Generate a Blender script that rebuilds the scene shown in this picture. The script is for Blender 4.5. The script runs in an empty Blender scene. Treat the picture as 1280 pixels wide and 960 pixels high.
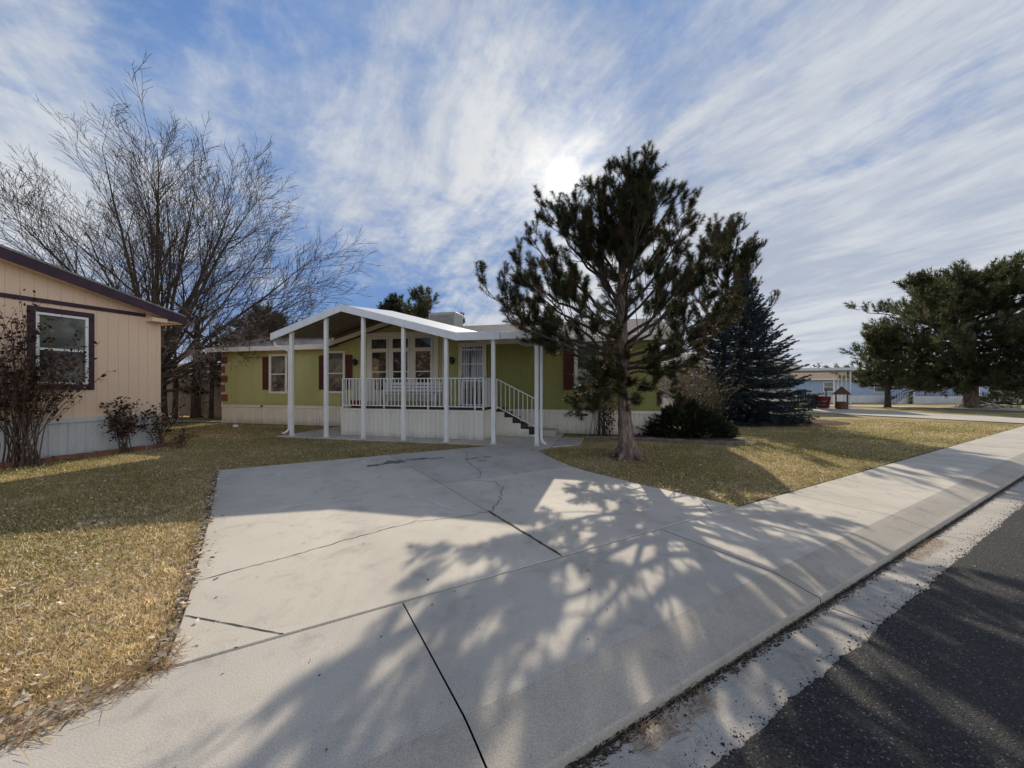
import bpy, math, random
import numpy as np
from mathutils import Vector, Matrix
random.seed(7); rng = np.random.default_rng(7)
scene = bpy.context.scene
COL = scene.collection
R_ = math.radians

# ------------------------------------------------------------------ camera
cam = bpy.data.cameras.new("camera"); camo = bpy.data.objects.new("camera", cam); COL.objects.link(camo)
camo.location = (0, 0, 1.6); camo.rotation_euler = (R_(90), 0, 0)
cam.sensor_width = 36; cam.lens = 481 / 1280 * 36; cam.shift_y = 2 / 1280
cam.clip_start = 0.05; cam.clip_end = 3000
scene.camera = camo

# ------------------------------------------------------------------ node helpers
def newmat(name):
    m = bpy.data.materials.new(name); m.use_nodes = True
    nt = m.node_tree
    return m, nt, nt.nodes["Principled BSDF"]
class N:
    def __init__(s, nt): s.nt = nt
    def n(s, t, **k):
        o = s.nt.nodes.new(t)
        for a, v in k.items(): setattr(o, a, v)
        return o
    def link(s, a, b): s.nt.links.new(a, b)
    def set(s, sock, v):
        if isinstance(v, bpy.types.NodeSocket): s.link(v, sock)
        elif isinstance(v, (tuple, list)) and len(v) == 3 and sock.type == 'RGBA': sock.default_value = (*v, 1)
        else: sock.default_value = v
    def math(s, op, a, b=0.0, c=None, clamp=False):
        o = s.n('ShaderNodeMath', operation=op); o.use_clamp = clamp
        s.set(o.inputs[0], a); s.set(o.inputs[1], b)
        if c is not None: s.set(o.inputs[2], c)
        return o.outputs[0]
    def vmath(s, op, a, b=None, scale=None):
        o = s.n('ShaderNodeVectorMath', operation=op)
        s.set(o.inputs[0], a)
        if b is not None: s.set(o.inputs[1], b)
        if scale is not None: s.set(o.inputs['Scale'], scale)
        return o.outputs['Value'] if op in ('DOT_PRODUCT', 'LENGTH') else o.outputs[0]
    def mix(s, f, a, b, bt='MIX'):
        o = s.n('ShaderNodeMix', data_type='RGBA', blend_type=bt)
        s.set(o.inputs[0], f); s.set(o.inputs[6], a); s.set(o.inputs[7], b)
        return o.outputs[2]
    def noise(s, vec, scale, detail=4, rough=0.55, dist=0.0):
        o = s.n('ShaderNodeTexNoise'); s.link(vec, o.inputs['Vector'])
        o.inputs['Scale'].default_value = scale; o.inputs['Detail'].default_value = detail
        o.inputs['Roughness'].default_value = rough; o.inputs['Distortion'].default_value = dist
        return o.outputs['Fac']
    def ramp(s, f, lo, hi):
        o = s.n('ShaderNodeMapRange'); o.clamp = True; o.interpolation_type = 'SMOOTHSTEP'
        s.set(o.inputs[0], f); s.set(o.inputs[1], lo); s.set(o.inputs[2], hi)
        return o.outputs[0]
    def obj(s): return s.n('ShaderNodeTexCoord').outputs['Object']
    def geo(s): return s.n('ShaderNodeNewGeometry').outputs['Position']
    def mapv(s, v, scale=(1, 1, 1), rot=(0, 0, 0), loc=(0, 0, 0)):
        o = s.n('ShaderNodeMapping'); s.link(v, o.inputs[0])
        o.inputs['Scale'].default_value = scale; o.inputs['Rotation'].default_value = rot; o.inputs['Location'].default_value = loc
        return o.outputs[0]
    def bump(s, h, strength, dist=0.01):
        o = s.n('ShaderNodeBump'); o.inputs['Strength'].default_value = strength; o.inputs['Distance'].default_value = dist
        s.link(h, o.inputs['Height']); return o.outputs[0]

def tex(name, c1, c2, scale=6, rough=0.7, bump=0.3, bscale=60, bd=0.004, fine=0.25, spec=0.3, stretch=(1, 1, 1), metallic=0, dirt=None):
    """two-tone noise colour with a fine speckle and bump, in object space"""
    m, nt, p = newmat(name); k = N(nt); v = k.mapv(k.obj(), stretch)
    a = k.ramp(k.noise(v, scale, 5), 0.3, 0.7)
    c = k.mix(a, c1, c2)
    f = k.noise(v, bscale, 3)
    c = k.mix(fine, c, k.mix(k.ramp(f, 0.25, 0.75), (0.15, 0.15, 0.15), (0.85, 0.85, 0.85)), 'OVERLAY')
    if dirt:
        z = k.n('ShaderNodeSeparateXYZ'); k.link(k.obj(), z.inputs[0])
        g = k.math('ADD', z.outputs[2], k.math('MULTIPLY', k.noise(k.obj(), 5, 5), 0.35))
        c = k.mix(k.math('MULTIPLY', k.math('SUBTRACT', 1.0, k.ramp(g, dirt[0], dirt[1])), 0.5), c, (0.10, 0.075, 0.05))
    k.link(c, p.inputs['Base Color']); p.inputs['Roughness'].default_value = rough
    p.inputs['Specular IOR Level'].default_value = spec; p.inputs['Metallic'].default_value = metallic
    if bump: k.link(k.bump(f, bump, bd), p.inputs['Normal'])
    return m

def leafmat(name, trans=0.35, rough=0.7):
    """per-vertex colour, diffuse + translucent"""
    m, nt, p = newmat(name); k = N(nt)
    a = k.n('ShaderNodeAttribute'); a.attribute_name = 'Col'
    k.link(a.outputs['Color'], p.inputs['Base Color']); p.inputs['Roughness'].default_value = rough
    p.inputs['Specular IOR Level'].default_value = 0.2
    t = k.n('ShaderNodeBsdfTranslucent'); k.link(a.outputs['Color'], t.inputs['Color'])
    mx = k.n('ShaderNodeMixShader'); mx.inputs[0].default_value = trans
    k.link(p.outputs[0], mx.inputs[1]); k.link(t.outputs[0], mx.inputs[2])
    k.link(mx.outputs[0], nt.nodes['Material Output'].inputs['Surface'])
    return m

# ------------------------------------------------------------------ mesh helpers
class MB:
    def __init__(s): s.v = []; s.f = []
    def add(s, vs, fs):
        b = len(s.v); s.v += [tuple(x) for x in vs]; s.f += [tuple(i + b for i in f) for f in fs]; return s
    def box(s, x0, x1, y0, y1, z0, z1, bev=0.0):
        if bev <= 0 or min(x1 - x0, y1 - y0, z1 - z0) < 2.2 * bev:
            vs = [(x, y, z) for z in (z0, z1) for y in (y0, y1) for x in (x0, x1)]
            return s.add(vs, [(0, 2, 3, 1), (4, 5, 7, 6), (0, 1, 5, 4), (2, 6, 7, 3), (0, 4, 6, 2), (1, 3, 7, 5)])
        vs = []; idx = {}
        c = ((x0, x1), (y0, y1), (z0, z1))
        for i in range(8):
            q = (i & 1, (i >> 1) & 1, (i >> 2) & 1)
            for ax in range(3):
                pnt = [c[a][q[a]] + (0 if a == ax else (bev if q[a] == 0 else -bev)) for a in range(3)]
                idx[(q, ax)] = len(vs); vs.append(tuple(pnt))
        fs = []
        for ax in range(3):
            for sd in (0, 1):
                o = [a for a in range(3) if a != ax]; ring = []
                for (b, d) in ((0, 0), (1, 0), (1, 1), (0, 1)):
                    q = [0, 0, 0]; q[ax] = sd; q[o[0]] = b; q[o[1]] = d; ring.append(idx[(tuple(q), ax)])
                fl = (sd == 1) == (ax != 1)
                fs.append(tuple(ring if fl else ring[::-1]))
        for ax in range(3):
            o = [a for a in range(3) if a != ax]
            for b in (0, 1):
                for d in (0, 1):
                    q0 = [0, 0, 0]; q1 = [0, 0, 0]; q0[o[0]] = q1[o[0]] = b; q0[o[1]] = q1[o[1]] = d; q1[ax] = 1
                    fs.append((idx[(tuple(q0), o[0])], idx[(tuple(q1), o[0])], idx[(tuple(q1), o[1])], idx[(tuple(q0), o[1])]))
        for i in range(8):
            q = (i & 1, (i >> 1) & 1, (i >> 2) & 1); fs.append((idx[(q, 0)], idx[(q, 1)], idx[(q, 2)]))
        return s.add(vs, fs)
    def prism(s, poly, lo, hi, axis='y'):
        """closed polygon extruded along an axis; poly is (a,b) in the other two axes"""
        def pt(a, b, t): return {'y': (a, t, b), 'x': (t, a, b), 'z': (a, b, t)}[axis]
        n = len(poly)
        vs = [pt(a, b, lo) for a, b in poly] + [pt(a, b, hi) for a, b in poly]
        fs = [tuple(range(n))[::-1], tuple(range(n, 2 * n))] + [(i, (i + 1) % n, n + (i + 1) % n, n + i) for i in range(n)]
        return s.add(vs, fs)
    def bar(s, a, b, w, h, up=(0, 0, 1)):
        a = Vector(a); b = Vector(b); d = (b - a).normalized(); sd = d.cross(Vector(up))
        if sd.length < 1e-4: sd = d.cross(Vector((0, 1, 0)))
        sd.normalize(); u = sd.cross(d).normalized()
        vs = [p + sd * (sx * w / 2) + u * (sz * h / 2) for p in (a, b) for sx, sz in ((-1, -1), (1, -1), (1, 1), (-1, 1))]
        return s.add(vs, [(3, 2, 1, 0), (4, 5, 6, 7), (0, 1, 5, 4), (1, 2, 6, 5), (2, 3, 7, 6), (3, 0, 4, 7)])
    def tube(s, pts, rad, sides=6, cap=True):
        P = [Vector(p) for p in pts]; n = len(P); b = len(s.v)
        ref = None
        for i in range(n):
            t = (P[min(i + 1, n - 1)] - P[max(i - 1, 0)])
            if t.length < 1e-9: t = Vector((0, 0, 1))
            t.normalize()
            if ref is None: ref = t.orthogonal().normalized()
            ref = (ref - t * ref.dot(t))
            ref = ref.normalized() if ref.length > 1e-6 else t.orthogonal().normalized()
            bi = t.cross(ref); r = rad[i] if hasattr(rad, '__len__') else rad
            for j in range(sides):
                a = 2 * math.pi * j / sides
                q = P[i] + ref * (math.cos(a) * r) + bi * (math.sin(a) * r)
                s.v.append((q.x, q.y, q.z))
        for i in range(n - 1):
            for j in range(sides):
                j2 = (j + 1) % sides
                s.f.append((b + i * sides + j, b + i * sides + j2, b + (i + 1) * sides + j2, b + (i + 1) * sides + j))
        if cap:
            s.f.append(tuple(b + j for j in range(sides))[::-1]); s.f.append(tuple(b + (n - 1) * sides + j for j in range(sides)))
        return s
    def build(s, name, mat, parent=None, smooth=False):
        me = bpy.data.meshes.new(name); me.from_pydata(s.v, [], s.f); me.materials.append(mat)
        if smooth: me.polygons.foreach_set('use_smooth', [True] * len(me.polygons))
        me.update()
        o = bpy.data.objects.new(name, me); COL.objects.link(o)
        if parent: o.parent = parent
        return o

def arrmesh(name, V, nper, C, mat, parent=None):
    """V (M,nper,3) faces with no shared vertices, C (M,3) colour per face"""
    M = V.shape[0]; me = bpy.data.meshes.new(name)
    me.vertices.add(M * nper); me.vertices.foreach_set('co', V.reshape(-1).astype(np.float32))
    me.loops.add(M * nper); me.loops.foreach_set('vertex_index', np.arange(M * nper, dtype=np.int32))
    me.polygons.add(M); me.polygons.foreach_set('loop_start', np.arange(0, M * nper, nper, dtype=np.int32))
    me.polygons.foreach_set('loop_total', np.full(M, nper, dtype=np.int32))
    ca = me.color_attributes.new('Col', 'FLOAT_COLOR', 'POINT')
    cc = np.ones((M, nper, 4), dtype=np.float32); cc[:, :, :3] = C[:, None, :]
    ca.data.foreach_set('color', cc.reshape(-1))
    me.materials.append(mat); me.update(); me.validate()
    o = bpy.data.objects.new(name, me); COL.objects.link(o)
    if parent: o.parent = parent
    return o

def tag(o, label=None, cat=None, group=None, kind=None):
    if label: o['label'] = label
    if cat: o['category'] = cat
    if group: o['group'] = group
    if kind: o['kind'] = kind
    return o
def thing(name, label, cat, loc=(0, 0, 0), rz=0, group=None):
    o = bpy.data.objects.new(name, None); COL.objects.link(o); o.empty_display_size = 0.2
    o.location = loc; o.rotation_euler = (0, 0, rz)
    return tag(o, label, cat, group)

def nrm(a): return a / np.maximum(np.linalg.norm(a, axis=-1, keepdims=True), 1e-9)

# ------------------------------------------------------------------ terrain
RA = R_(30.5)                       # the road runs this far off the view's x axis
RU = (math.cos(RA), math.sin(RA)); RP = (-math.sin(RA), math.cos(RA))
def RW(s, p, z=0.0): return (s * RU[0] + p * RP[0], s * RU[1] + p * RP[1], z)
def sp(x, y): return x * RU[0] + y * RU[1], x * RP[0] + y * RP[1]
def gz(x, y):
    """the land falls gently away beyond the neighbours' drives"""
    t = min(max((y - 26.0) / 20.0, 0), 1)
    return -0.5 * t * t * (3 - 2 * t)
HA = R_(14.6); H0 = (-12.5, 16.6)
HU = (math.cos(HA), -math.sin(HA)); HW = (math.sin(HA), math.cos(HA))
def hw(hx, hy, z=0.0): return (H0[0] + HU[0] * hx + HW[0] * hy, H0[1] + HU[1] * hx + HW[1] * hy, z)
def hl(x, y):
    dx, dy = x - H0[0], y - H0[1]; return dx * HU[0] + dy * HU[1], dx * HW[0] + dy * HW[1]
T0 = (-9.6, 10.5); TU = (-0.305, -0.952); TV = (0.952, -0.305)
def tl(x, y):
    dx, dy = x - T0[0], y - T0[1]; return dx * TU[0] + dy * TU[1], dx * TV[0] + dy * TV[1]

# ------------------------------------------------------------------ materials
def concrete(name, c1, c2, stain=0.35):
    m, nt, p = newmat(name); k = N(nt); v = k.geo()
    big = k.noise(v, 0.55, 5, 0.6); mid = k.noise(v, 3.5, 6, 0.65, 0.6); fine = k.noise(v, 140, 3, 0.7)
    c = k.mix(k.ramp(big, 0.32, 0.7), c1, c2)
    c = k.mix(k.math('MULTIPLY', k.ramp(mid, 0.5, 0.75), stain), c, (0.20, 0.185, 0.165))
    sp_ = k.ramp(k.noise(v, 420, 2, 0.6), 0.62, 0.78)
    c = k.mix(k.math('MULTIPLY', sp_, 0.55), c, (0.14, 0.125, 0.11))
    ag = k.ramp(k.noise(v, 210, 2, 0.6), 0.60, 0.72)
    c = k.mix(k.math('MULTIPLY', ag, 0.38), c, (0.24, 0.215, 0.185))
    c = k.mix(k.math('MULTIPLY', k.ramp(k.noise(k.mapv(v, (1.2, 0.35, 1), (0, 0, -RA)), 1.6, 6, 0.7), 0.50, 0.70), 0.22), c, (0.26, 0.24, 0.21))
    c = k.mix(0.38, c, k.mix(k.ramp(fine, 0.3, 0.7), (0.2, 0.2, 0.2), (0.8, 0.8, 0.8)), 'OVERLAY')
    # broom finish lines across the slab
    w = k.noise(k.mapv(v, (260, 6, 1), (0, 0, -RA)), 1.0, 2)
    rnd = k.n('ShaderNodeObjectInfo').outputs['Random']                     # each pour has its own tone
    c = k.mix(1.0, c, k.mix(rnd, (0.90, 0.90, 0.91), (1.05, 1.04, 1.02)), 'MULTIPLY')
    rv = k.n('ShaderNodeSeparateXYZ'); k.link(k.mapv(v, (1, 1, 1), (0, 0, -RA)), rv.inputs[0])
    tr_ = k.math('ADD', k.math('MULTIPLY', k.math('COSINE', k.math('MULTIPLY', k.math('SUBTRACT', rv.outputs[0], 0.75), 4.1)), 0.5), k.math('MULTIPLY', mid, 0.9))
    c = k.mix(k.math('MULTIPLY', k.ramp(tr_, 0.62, 1.05), 0.16), c, (0.22, 0.20, 0.18))
    pit = k.ramp(k.noise(v, 34, 6, 0.75), 0.64, 0.72)
    c = k.mix(k.math('MULTIPLY', pit, 0.30), c, (0.20, 0.18, 0.155))
    k.link(c, p.inputs['Base Color']); p.inputs['Roughness'].default_value = 0.85; p.inputs['Specular IOR Level'].default_value = 0.25
    k.link(k.bump(k.math('ADD', k.math('MULTIPLY', fine, 0.7), k.math('MULTIPLY', w, 0.3)), 0.35, 0.003), p.inputs['Normal'])
    return m
M = {}
M['concrete'] = concrete('concrete', (0.50, 0.46, 0.40), (0.59, 0.545, 0.475))
M['kerb'] = concrete('kerb_concrete', (0.40, 0.36, 0.305), (0.465, 0.42, 0.36), 0.45)
M['gutter'] = concrete('gutter_concrete', (0.37, 0.345, 0.31), (0.48, 0.45, 0.405), 0.7)
M['crack'] = tex('crack_dirt', (0.05, 0.042, 0.035), (0.09, 0.075, 0.06), 20, 0.95)
M['oil'] = tex('oil_stain', (0.12, 0.11, 0.1), (0.2, 0.185, 0.165), 9, 0.8)

def asphalt():
    m, nt, p = newmat('asphalt'); k = N(nt); v = k.geo()
    vo = k.n('ShaderNodeTexVoronoi'); k.link(v, vo.inputs['Vector']); vo.inputs['Scale'].default_value = 130
    vc = k.n('ShaderNodeSeparateColor'); k.link(vo.outputs['Color'], vc.inputs[0])
    st = k.ramp(vc.outputs[0], 0.1, 1.0)
    c = k.mix(st, (0.007, 0.007, 0.009), (0.046, 0.045, 0.044))
    c = k.mix(k.math('MULTIPLY', k.ramp(vc.outputs[1], 0.93, 1.0), 0.7), c, (0.3, 0.29, 0.27))
    c = k.mix(k.math('MULTIPLY', k.ramp(k.noise(v, 0.8, 5), 0.4, 0.7), 0.3), c, (0.05, 0.048, 0.046))
    k.link(c, p.inputs['Base Color']); p.inputs['Roughness'].default_value = 0.8; p.inputs['Specular IOR Level'].default_value = 0.35
    h = k.math('ADD', k.math('MULTIPLY', k.math('SUBTRACT', 1.0, vo.outputs['Distance']), 0.9), k.math('MULTIPLY', k.noise(v, 60, 4, 0.7), 1.2))
    k.link(k.bump(h, 0.9, 0.008), p.inputs['Normal'])
    return m
M['asphalt'] = asphalt()

def turf():
    m, nt, p = newmat('dormant_turf'); k = N(nt); v = k.geo()
    a = k.noise(v, 0.45, 5, 0.6); b = k.noise(v, 9, 6, 0.7); f = k.noise(k.mapv(v, (1, 1, 1)), 70, 4, 0.7)
    c = k.mix(k.ramp(a, 0.35, 0.65), (0.60, 0.46, 0.27), (0.27, 0.245, 0.095))
    c = k.mix(k.math('MULTIPLY', k.ramp(b, 0.45, 0.7), 0.6), c, (0.60, 0.475, 0.26))
    c = k.mix(k.math('MULTIPLY', k.ramp(f, 0.48, 0.66), 0.75), c, (0.075, 0.055, 0.028))
    k.link(c, p.inputs['Base Color']); p.inputs['Roughness'].default_value = 0.95; p.inputs['Specular IOR Level'].default_value = 0.05
    k.link(k.bump(k.math('ADD', f, b), 1.0, 0.03), p.inputs['Normal'])
    return m
M['turf'] = turf()
M['mulch'] = tex('mulch', (0.06, 0.032, 0.022), (0.11, 0.06, 0.04), 14, 0.95, 1.0, 50, 0.03, 0.5)
M['blade'] = leafmat('grass_blade', 0.55)
M['leaf'] = leafmat('leaf', 0.3)
M['needle'] = leafmat('needle', 0.34, 0.5)
M['bark'] = tex('pine_bark', (0.11, 0.078, 0.06), (0.27, 0.20, 0.16), 7, 0.95, 1.0, 26, 0.03, 0.55, 0.1, (1.6, 1.6, 0.35))
M['barkgrey'] = tex('grey_bark', (0.045, 0.036, 0.03), (0.10, 0.082, 0.068), 6, 0.95, 0.6, 30, 0.02, 0.4, 0.1, (1.5, 1.5, 0.4))
M['twig'] = tex('twig_bark', (0.05, 0.036, 0.028), (0.085, 0.062, 0.047), 9, 0.9, 0)
M['stem'] = tex('bush_stem', (0.05, 0.034, 0.026), (0.1, 0.062, 0.045), 12, 0.9, 0)
M['white'] = tex('white_paint', (0.70, 0.69, 0.655), (0.78, 0.77, 0.735), 2.5, 0.45, 0.05, 40, 0.002, 0.12, 0.4, (1, 1, 1), 0, (-0.02, 0.30))
M['whitemetal'] = tex('white_metal_roofing', (0.68, 0.69, 0.70), (0.76, 0.76, 0.76), 3, 0.35, 0.05, 30, 0.002, 0.1, 0.5)
M['cream'] = tex('cream_trim', (0.66, 0.61, 0.50), (0.72, 0.67, 0.56), 2, 0.55, 0.1, 40, 0.002, 0.1)
M['green'] = tex('olive_siding', (0.40, 0.38, 0.15), (0.46, 0.435, 0.185), 1.6, 0.75, 0.3, 50, 0.003, 0.2, 0.2, (1, 1, 0.3), 0, (0.55, 1.25))
M['skirt'] = tex('cream_skirting', (0.68, 0.62, 0.50), (0.75, 0.69, 0.57), 2.5, 0.55, 0.1, 40, 0.002, 0.12, 0.3, (1, 1, 0.3), 0, (0.05, 0.5))
M['deckskirt'] = tex('deck_skirting', (0.67, 0.62, 0.53), (0.74, 0.69, 0.59), 2.5, 0.5, 0.1, 40, 0.002, 0.1, 0.3, (1, 1, 0.3), 0, (0.02, 0.42))
M['maroon'] = tex('maroon_paint', (0.085, 0.022, 0.018), (0.11, 0.03, 0.024), 4, 0.6, 0.2, 40, 0.002)
M['quoin'] = tex('brick_red_quoin', (0.19, 0.055, 0.04), (0.24, 0.075, 0.055), 6, 0.8, 0.3, 50, 0.003)
M['shingle'] = tex('grey_shingle', (0.16, 0.15, 0.145), (0.25, 0.235, 0.225), 7, 0.9, 0.8, 35, 0.01, 0.4)
M['brownshingle'] = tex('brown_shingle', (0.21, 0.13, 0.085), (0.29, 0.185, 0.125), 5, 0.9, 0.6, 35, 0.01, 0.4)
M['black'] = tex('black_metal', (0.018, 0.017, 0.017), (0.03, 0.028, 0.027), 8, 0.5, 0.1)
M['tread'] = tex('dark_decking', (0.05, 0.045, 0.04), (0.085, 0.075, 0.065), 6, 0.8, 0.4, 30, 0.003)
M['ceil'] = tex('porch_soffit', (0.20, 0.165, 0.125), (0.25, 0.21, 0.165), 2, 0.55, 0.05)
M['tan'] = tex('tan_siding', (0.69, 0.51, 0.365), (0.75, 0.555, 0.405), 1.0, 0.7, 0.25, 50, 0.003, 0.1, 0.25, (1, 1, 0.25))
M['purple'] = tex('plum_trim', (0.036, 0.018, 0.032), (0.055, 0.028, 0.046), 4, 0.6, 0.15)
M['greyskirt'] = tex('grey_white_skirting', (0.50, 0.51, 0.50), (0.58, 0.585, 0.575), 3, 0.55, 0.1, 40, 0.002, 0.1, 0.3, (1, 1, 0.3), 0, (0.0, 0.3))
M['blue'] = tex('pale_blue_siding', (0.33, 0.42, 0.56), (0.37, 0.46, 0.60), 1.0, 0.6, 0.1)
M['rock'] = tex('landscape_rock', (0.36, 0.30, 0.24), (0.5, 0.44, 0.37), 6, 0.9, 0.8, 25, 0.02)
M['brick'] = tex('red_brick_edging', (0.15, 0.06, 0.045), (0.22, 0.10, 0.075), 9, 0.9, 0.6, 40, 0.006)
M['stone'] = tex('edging_stone', (0.12, 0.10, 0.085), (0.19, 0.16, 0.135), 7, 0.9, 0.5, 40, 0.006)
M['wood'] = tex('brown_wood', (0.085, 0.046, 0.03), (0.15, 0.085, 0.055), 5, 0.8, 0.4, 30, 0.004, 0.3, 0.2, (4, 4, 0.6))
M['red'] = tex('red_plastic', (0.13, 0.010, 0.010), (0.17, 0.014, 0.013), 3, 0.45, 0.05)
M['fence'] = tex('beige_fence', (0.30, 0.265, 0.215), (0.38, 0.34, 0.285), 3, 0.8, 0.2)
M['acbox'] = tex('cooler_housing', (0.36, 0.34, 0.31), (0.42, 0.40, 0.36), 4, 0.6, 0.1)

def glass(name, c1, c2, sc=3.0, r=0.04, stretch=(1, 1, 1), lo=0.35, hi=0.65):
    m, nt, p = newmat(name); k = N(nt); v = k.mapv(k.obj(), stretch)
    c = k.mix(k.ramp(k.noise(v, sc, 5, 0.6, 0.8), lo, hi), c1, c2)
    k.link(c, p.inputs['Base Color']); p.inputs['Roughness'].default_value = r; p.inputs['Specular IOR Level'].default_value = 0.6
    k.link(k.bump(k.noise(k.obj(), 2.2, 2), 0.04, 0.03), p.inputs['Normal'])
    return m
M['glass'] = glass('window_glass', (0.02, 0.022, 0.02), (0.075, 0.078, 0.07))
M['glassblind'] = glass('blind_behind_glass', (0.07, 0.075, 0.062), (0.13, 0.132, 0.11), 2.0)
M['glasswarm'] = glass('glass_with_painted_reflections', (0.02, 0.016, 0.012), (0.33, 0.22, 0.14), 3.2, 0.05, (1, 1, 1.4), 0.5, 0.68)  # brown reflections of trees painted into the pane colour as noise patches
M['glassfar'] = glass('far_glass', (0.06, 0.065, 0.06), (0.16, 0.16, 0.14), 2)

# ------------------------------------------------------------------ sky and sun
SUN = Vector((63 / 481, 1.0, 258 / 481)).normalized()
el = math.asin(SUN.z); az = math.atan2(SUN.x, SUN.y)
sl = bpy.data.lights.new("sun", 'SUN'); sl.energy = 5.0; sl.angle = R_(0.5); sl.color = (1.0, 0.895, 0.735)
so = bpy.data.objects.new("sun", sl); COL.objects.link(so)
so.rotation_euler = (-SUN).to_track_quat('-Z', 'Y').to_euler(); so.location = (0, 0, 30)
world = bpy.data.worlds.new("World"); scene.world = world; world.use_nodes = True
nt = world.node_tree; k = N(nt); bg = nt.nodes['Background']
sky = k.n('ShaderNodeTexSky'); sky.sky_type = 'NISHITA'; sky.sun_disc = False
sky.sun_elevation = el; sky.sun_rotation = az; sky.air_density = 1.0; sky.dust_density = 0.6; sky.ozone_density = 1.5
SKY_S = 0.124; CLOUD_OFF = (12.3, 4.6, 0)
d = k.vmath('NORMALIZE', k.n('ShaderNodeTexCoord').outputs['Generated'])
sx = k.n('ShaderNodeSeparateXYZ'); k.link(d, sx.inputs[0])
zz = k.math('ADD', k.math('MAXIMUM', sx.outputs[2], 0.0), 0.26)
q = k.n('ShaderNodeCombineXYZ'); k.link(k.math('DIVIDE', sx.outputs[0], zz), q.inputs[0]); k.link(k.math('DIVIDE', sx.outputs[1], zz), q.inputs[1])
Q = q.outputs[0]
# layers of high cirrus: long streaks, a broad sheet, and fine combed fibres
warp = k.n('ShaderNodeTexNoise'); k.link(Q, warp.inputs['Vector']); warp.inputs['Scale'].default_value = 0.9; warp.inputs['Detail'].default_value = 2
QW = k.vmath('ADD', Q, k.vmath('SCALE', k.vmath('SUBTRACT', warp.outputs['Color'], (0.5, 0.5, 0.5)), scale=0.4))
rs = lambda v, ang, sc, loc: k.mapv(k.mapv(v, (1, 1, 1), (0, 0, R_(ang))), sc, (0, 0, 0), loc)
a1 = k.noise(rs(QW, 51, (0.95, 1.75, 1), (3.1, 0.4, 0)), 1.0, 6, 0.62)
a2 = k.noise(rs(Q, 47, (0.5, 0.95, 1), CLOUD_OFF), 1.0, 3, 0.5)
a3 = k.noise(rs(QW, 58, (2.2, 9.0, 1), (1.3, 9.2, 0)), 1.0, 5, 0.68)
a4 = k.noise(k.mapv(QW, (9.0, 9.0, 1), (0, 0, 0), (5.3, 2.2, 0)), 1.0, 8, 0.68)
bias = k.math('MULTIPLY', k.math('MINIMUM', k.math('MAXIMUM', sx.outputs[0], -0.4), 0.7), 0.22)
low = k.math('MULTIPLY', k.math('SUBTRACT', 1.0, k.ramp(sx.outputs[2], 0.0, 0.16)), 0.10)
cov = k.math('ADD', k.math('ADD', k.math('MULTIPLY', a1, 0.42), k.math('MULTIPLY', a2, 0.62)), k.math('ADD', k.math('ADD', k.math('MULTIPLY', a3, 0.06), k.math('MULTIPLY', a4, 0.32)), k.math('ADD', bias, low)))
cl = k.ramp(cov, 0.545, 0.795)
sd = k.math('MAXIMUM', k.vmath('DOT_PRODUCT', d, tuple(SUN)), 0.0)
near = k.math('POWER', sd, 45.0); halo = k.math('POWER', sd, 170.0); disc = k.math('POWER', sd, 5200.0)
ccol = k.mix(near, (5.7, 5.9, 6.15), (7.2, 7.05, 6.6))
shade = k.ramp(k.math('ADD', k.math('MULTIPLY', a3, 0.4), k.math('MULTIPLY', a1, 0.6)), 0.38, 0.62)
ccol = k.mix(k.math('SUBTRACT', 0.75, k.math('MULTIPLY', shade, 0.75)), ccol, (3.0, 3.5, 4.5))
back = k.math('ADD', k.math('SUBTRACT', 1.0, k.math('MULTIPLY', k.ramp(sx.outputs[2], 0.62, 0.95), 0.55)),
              k.math('MULTIPLY', k.math('MULTIPLY', k.ramp(k.math('MULTIPLY', sx.outputs[1], -1.0), 0.0, 0.5), k.math('SUBTRACT', 1.0, k.ramp(sx.outputs[2], 0.3, 0.75))), 1.3))   # unseen low cloud behind camera, brightened to fill the facades   # overhead dimmed for less fill
ccol = k.vmath('SCALE', ccol, scale=back)
skc = k.vmath('MINIMUM', k.vmath('MULTIPLY', sky.outputs[0], (0.7, 0.88, 1.1)), (1.40, 2.45, 4.75))
c = k.mix(k.math('MULTIPLY', cl, 0.93), skc, ccol)
g = k.math('ADD', k.math('MULTIPLY', halo, 2.3), k.math('MULTIPLY', disc, 24.0))
gv = k.vmath('SCALE', (1.0, 0.95, 0.86), scale=g)
c = k.vmath('ADD', c, gv)
k.link(c, bg.inputs[0]); bg.inputs[1].default_value = SKY_S
world.cycles.sampling_method = 'MANUAL'; world.cycles.sample_map_resolution = 512

# ------------------------------------------------------------------ ground
def ground():
    S = [-400, -150, -60, -25, -12, -6, -3, 0, 3, 6, 9, 12, 16, 20, 25, 30, 35, 40, 46, 52, 60, 75, 100, 150, 260, 600]
    Pp = [-300, -100, -40, -12, -7.2, 2.70, 2.74, 4, 6, 8, 10, 12, 15, 18, 21, 25, 30, 36, 44, 55, 70, 100, 160, 300, 700]
    mb = MB(); vs = []
    for p in Pp:
        for s in S:
            x, y, _ = RW(s, p)
            z = gz(x, y) - 0.028 if p > 2.72 else -0.26
            if p < -7.1 and p > -13: z = -0.26
            if p <= -12: z = -0.03
            vs.append((x, y, z))
    n = len(S)
    fs = [(j * n + i, j * n + i + 1, (j + 1) * n + i + 1, (j + 1) * n + i) for j in range(len(Pp) - 1) for i in range(n - 1)]
    mb.add(vs, fs)
    return tag(mb.build('ground', M['turf']), kind='structure')
ground()

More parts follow.
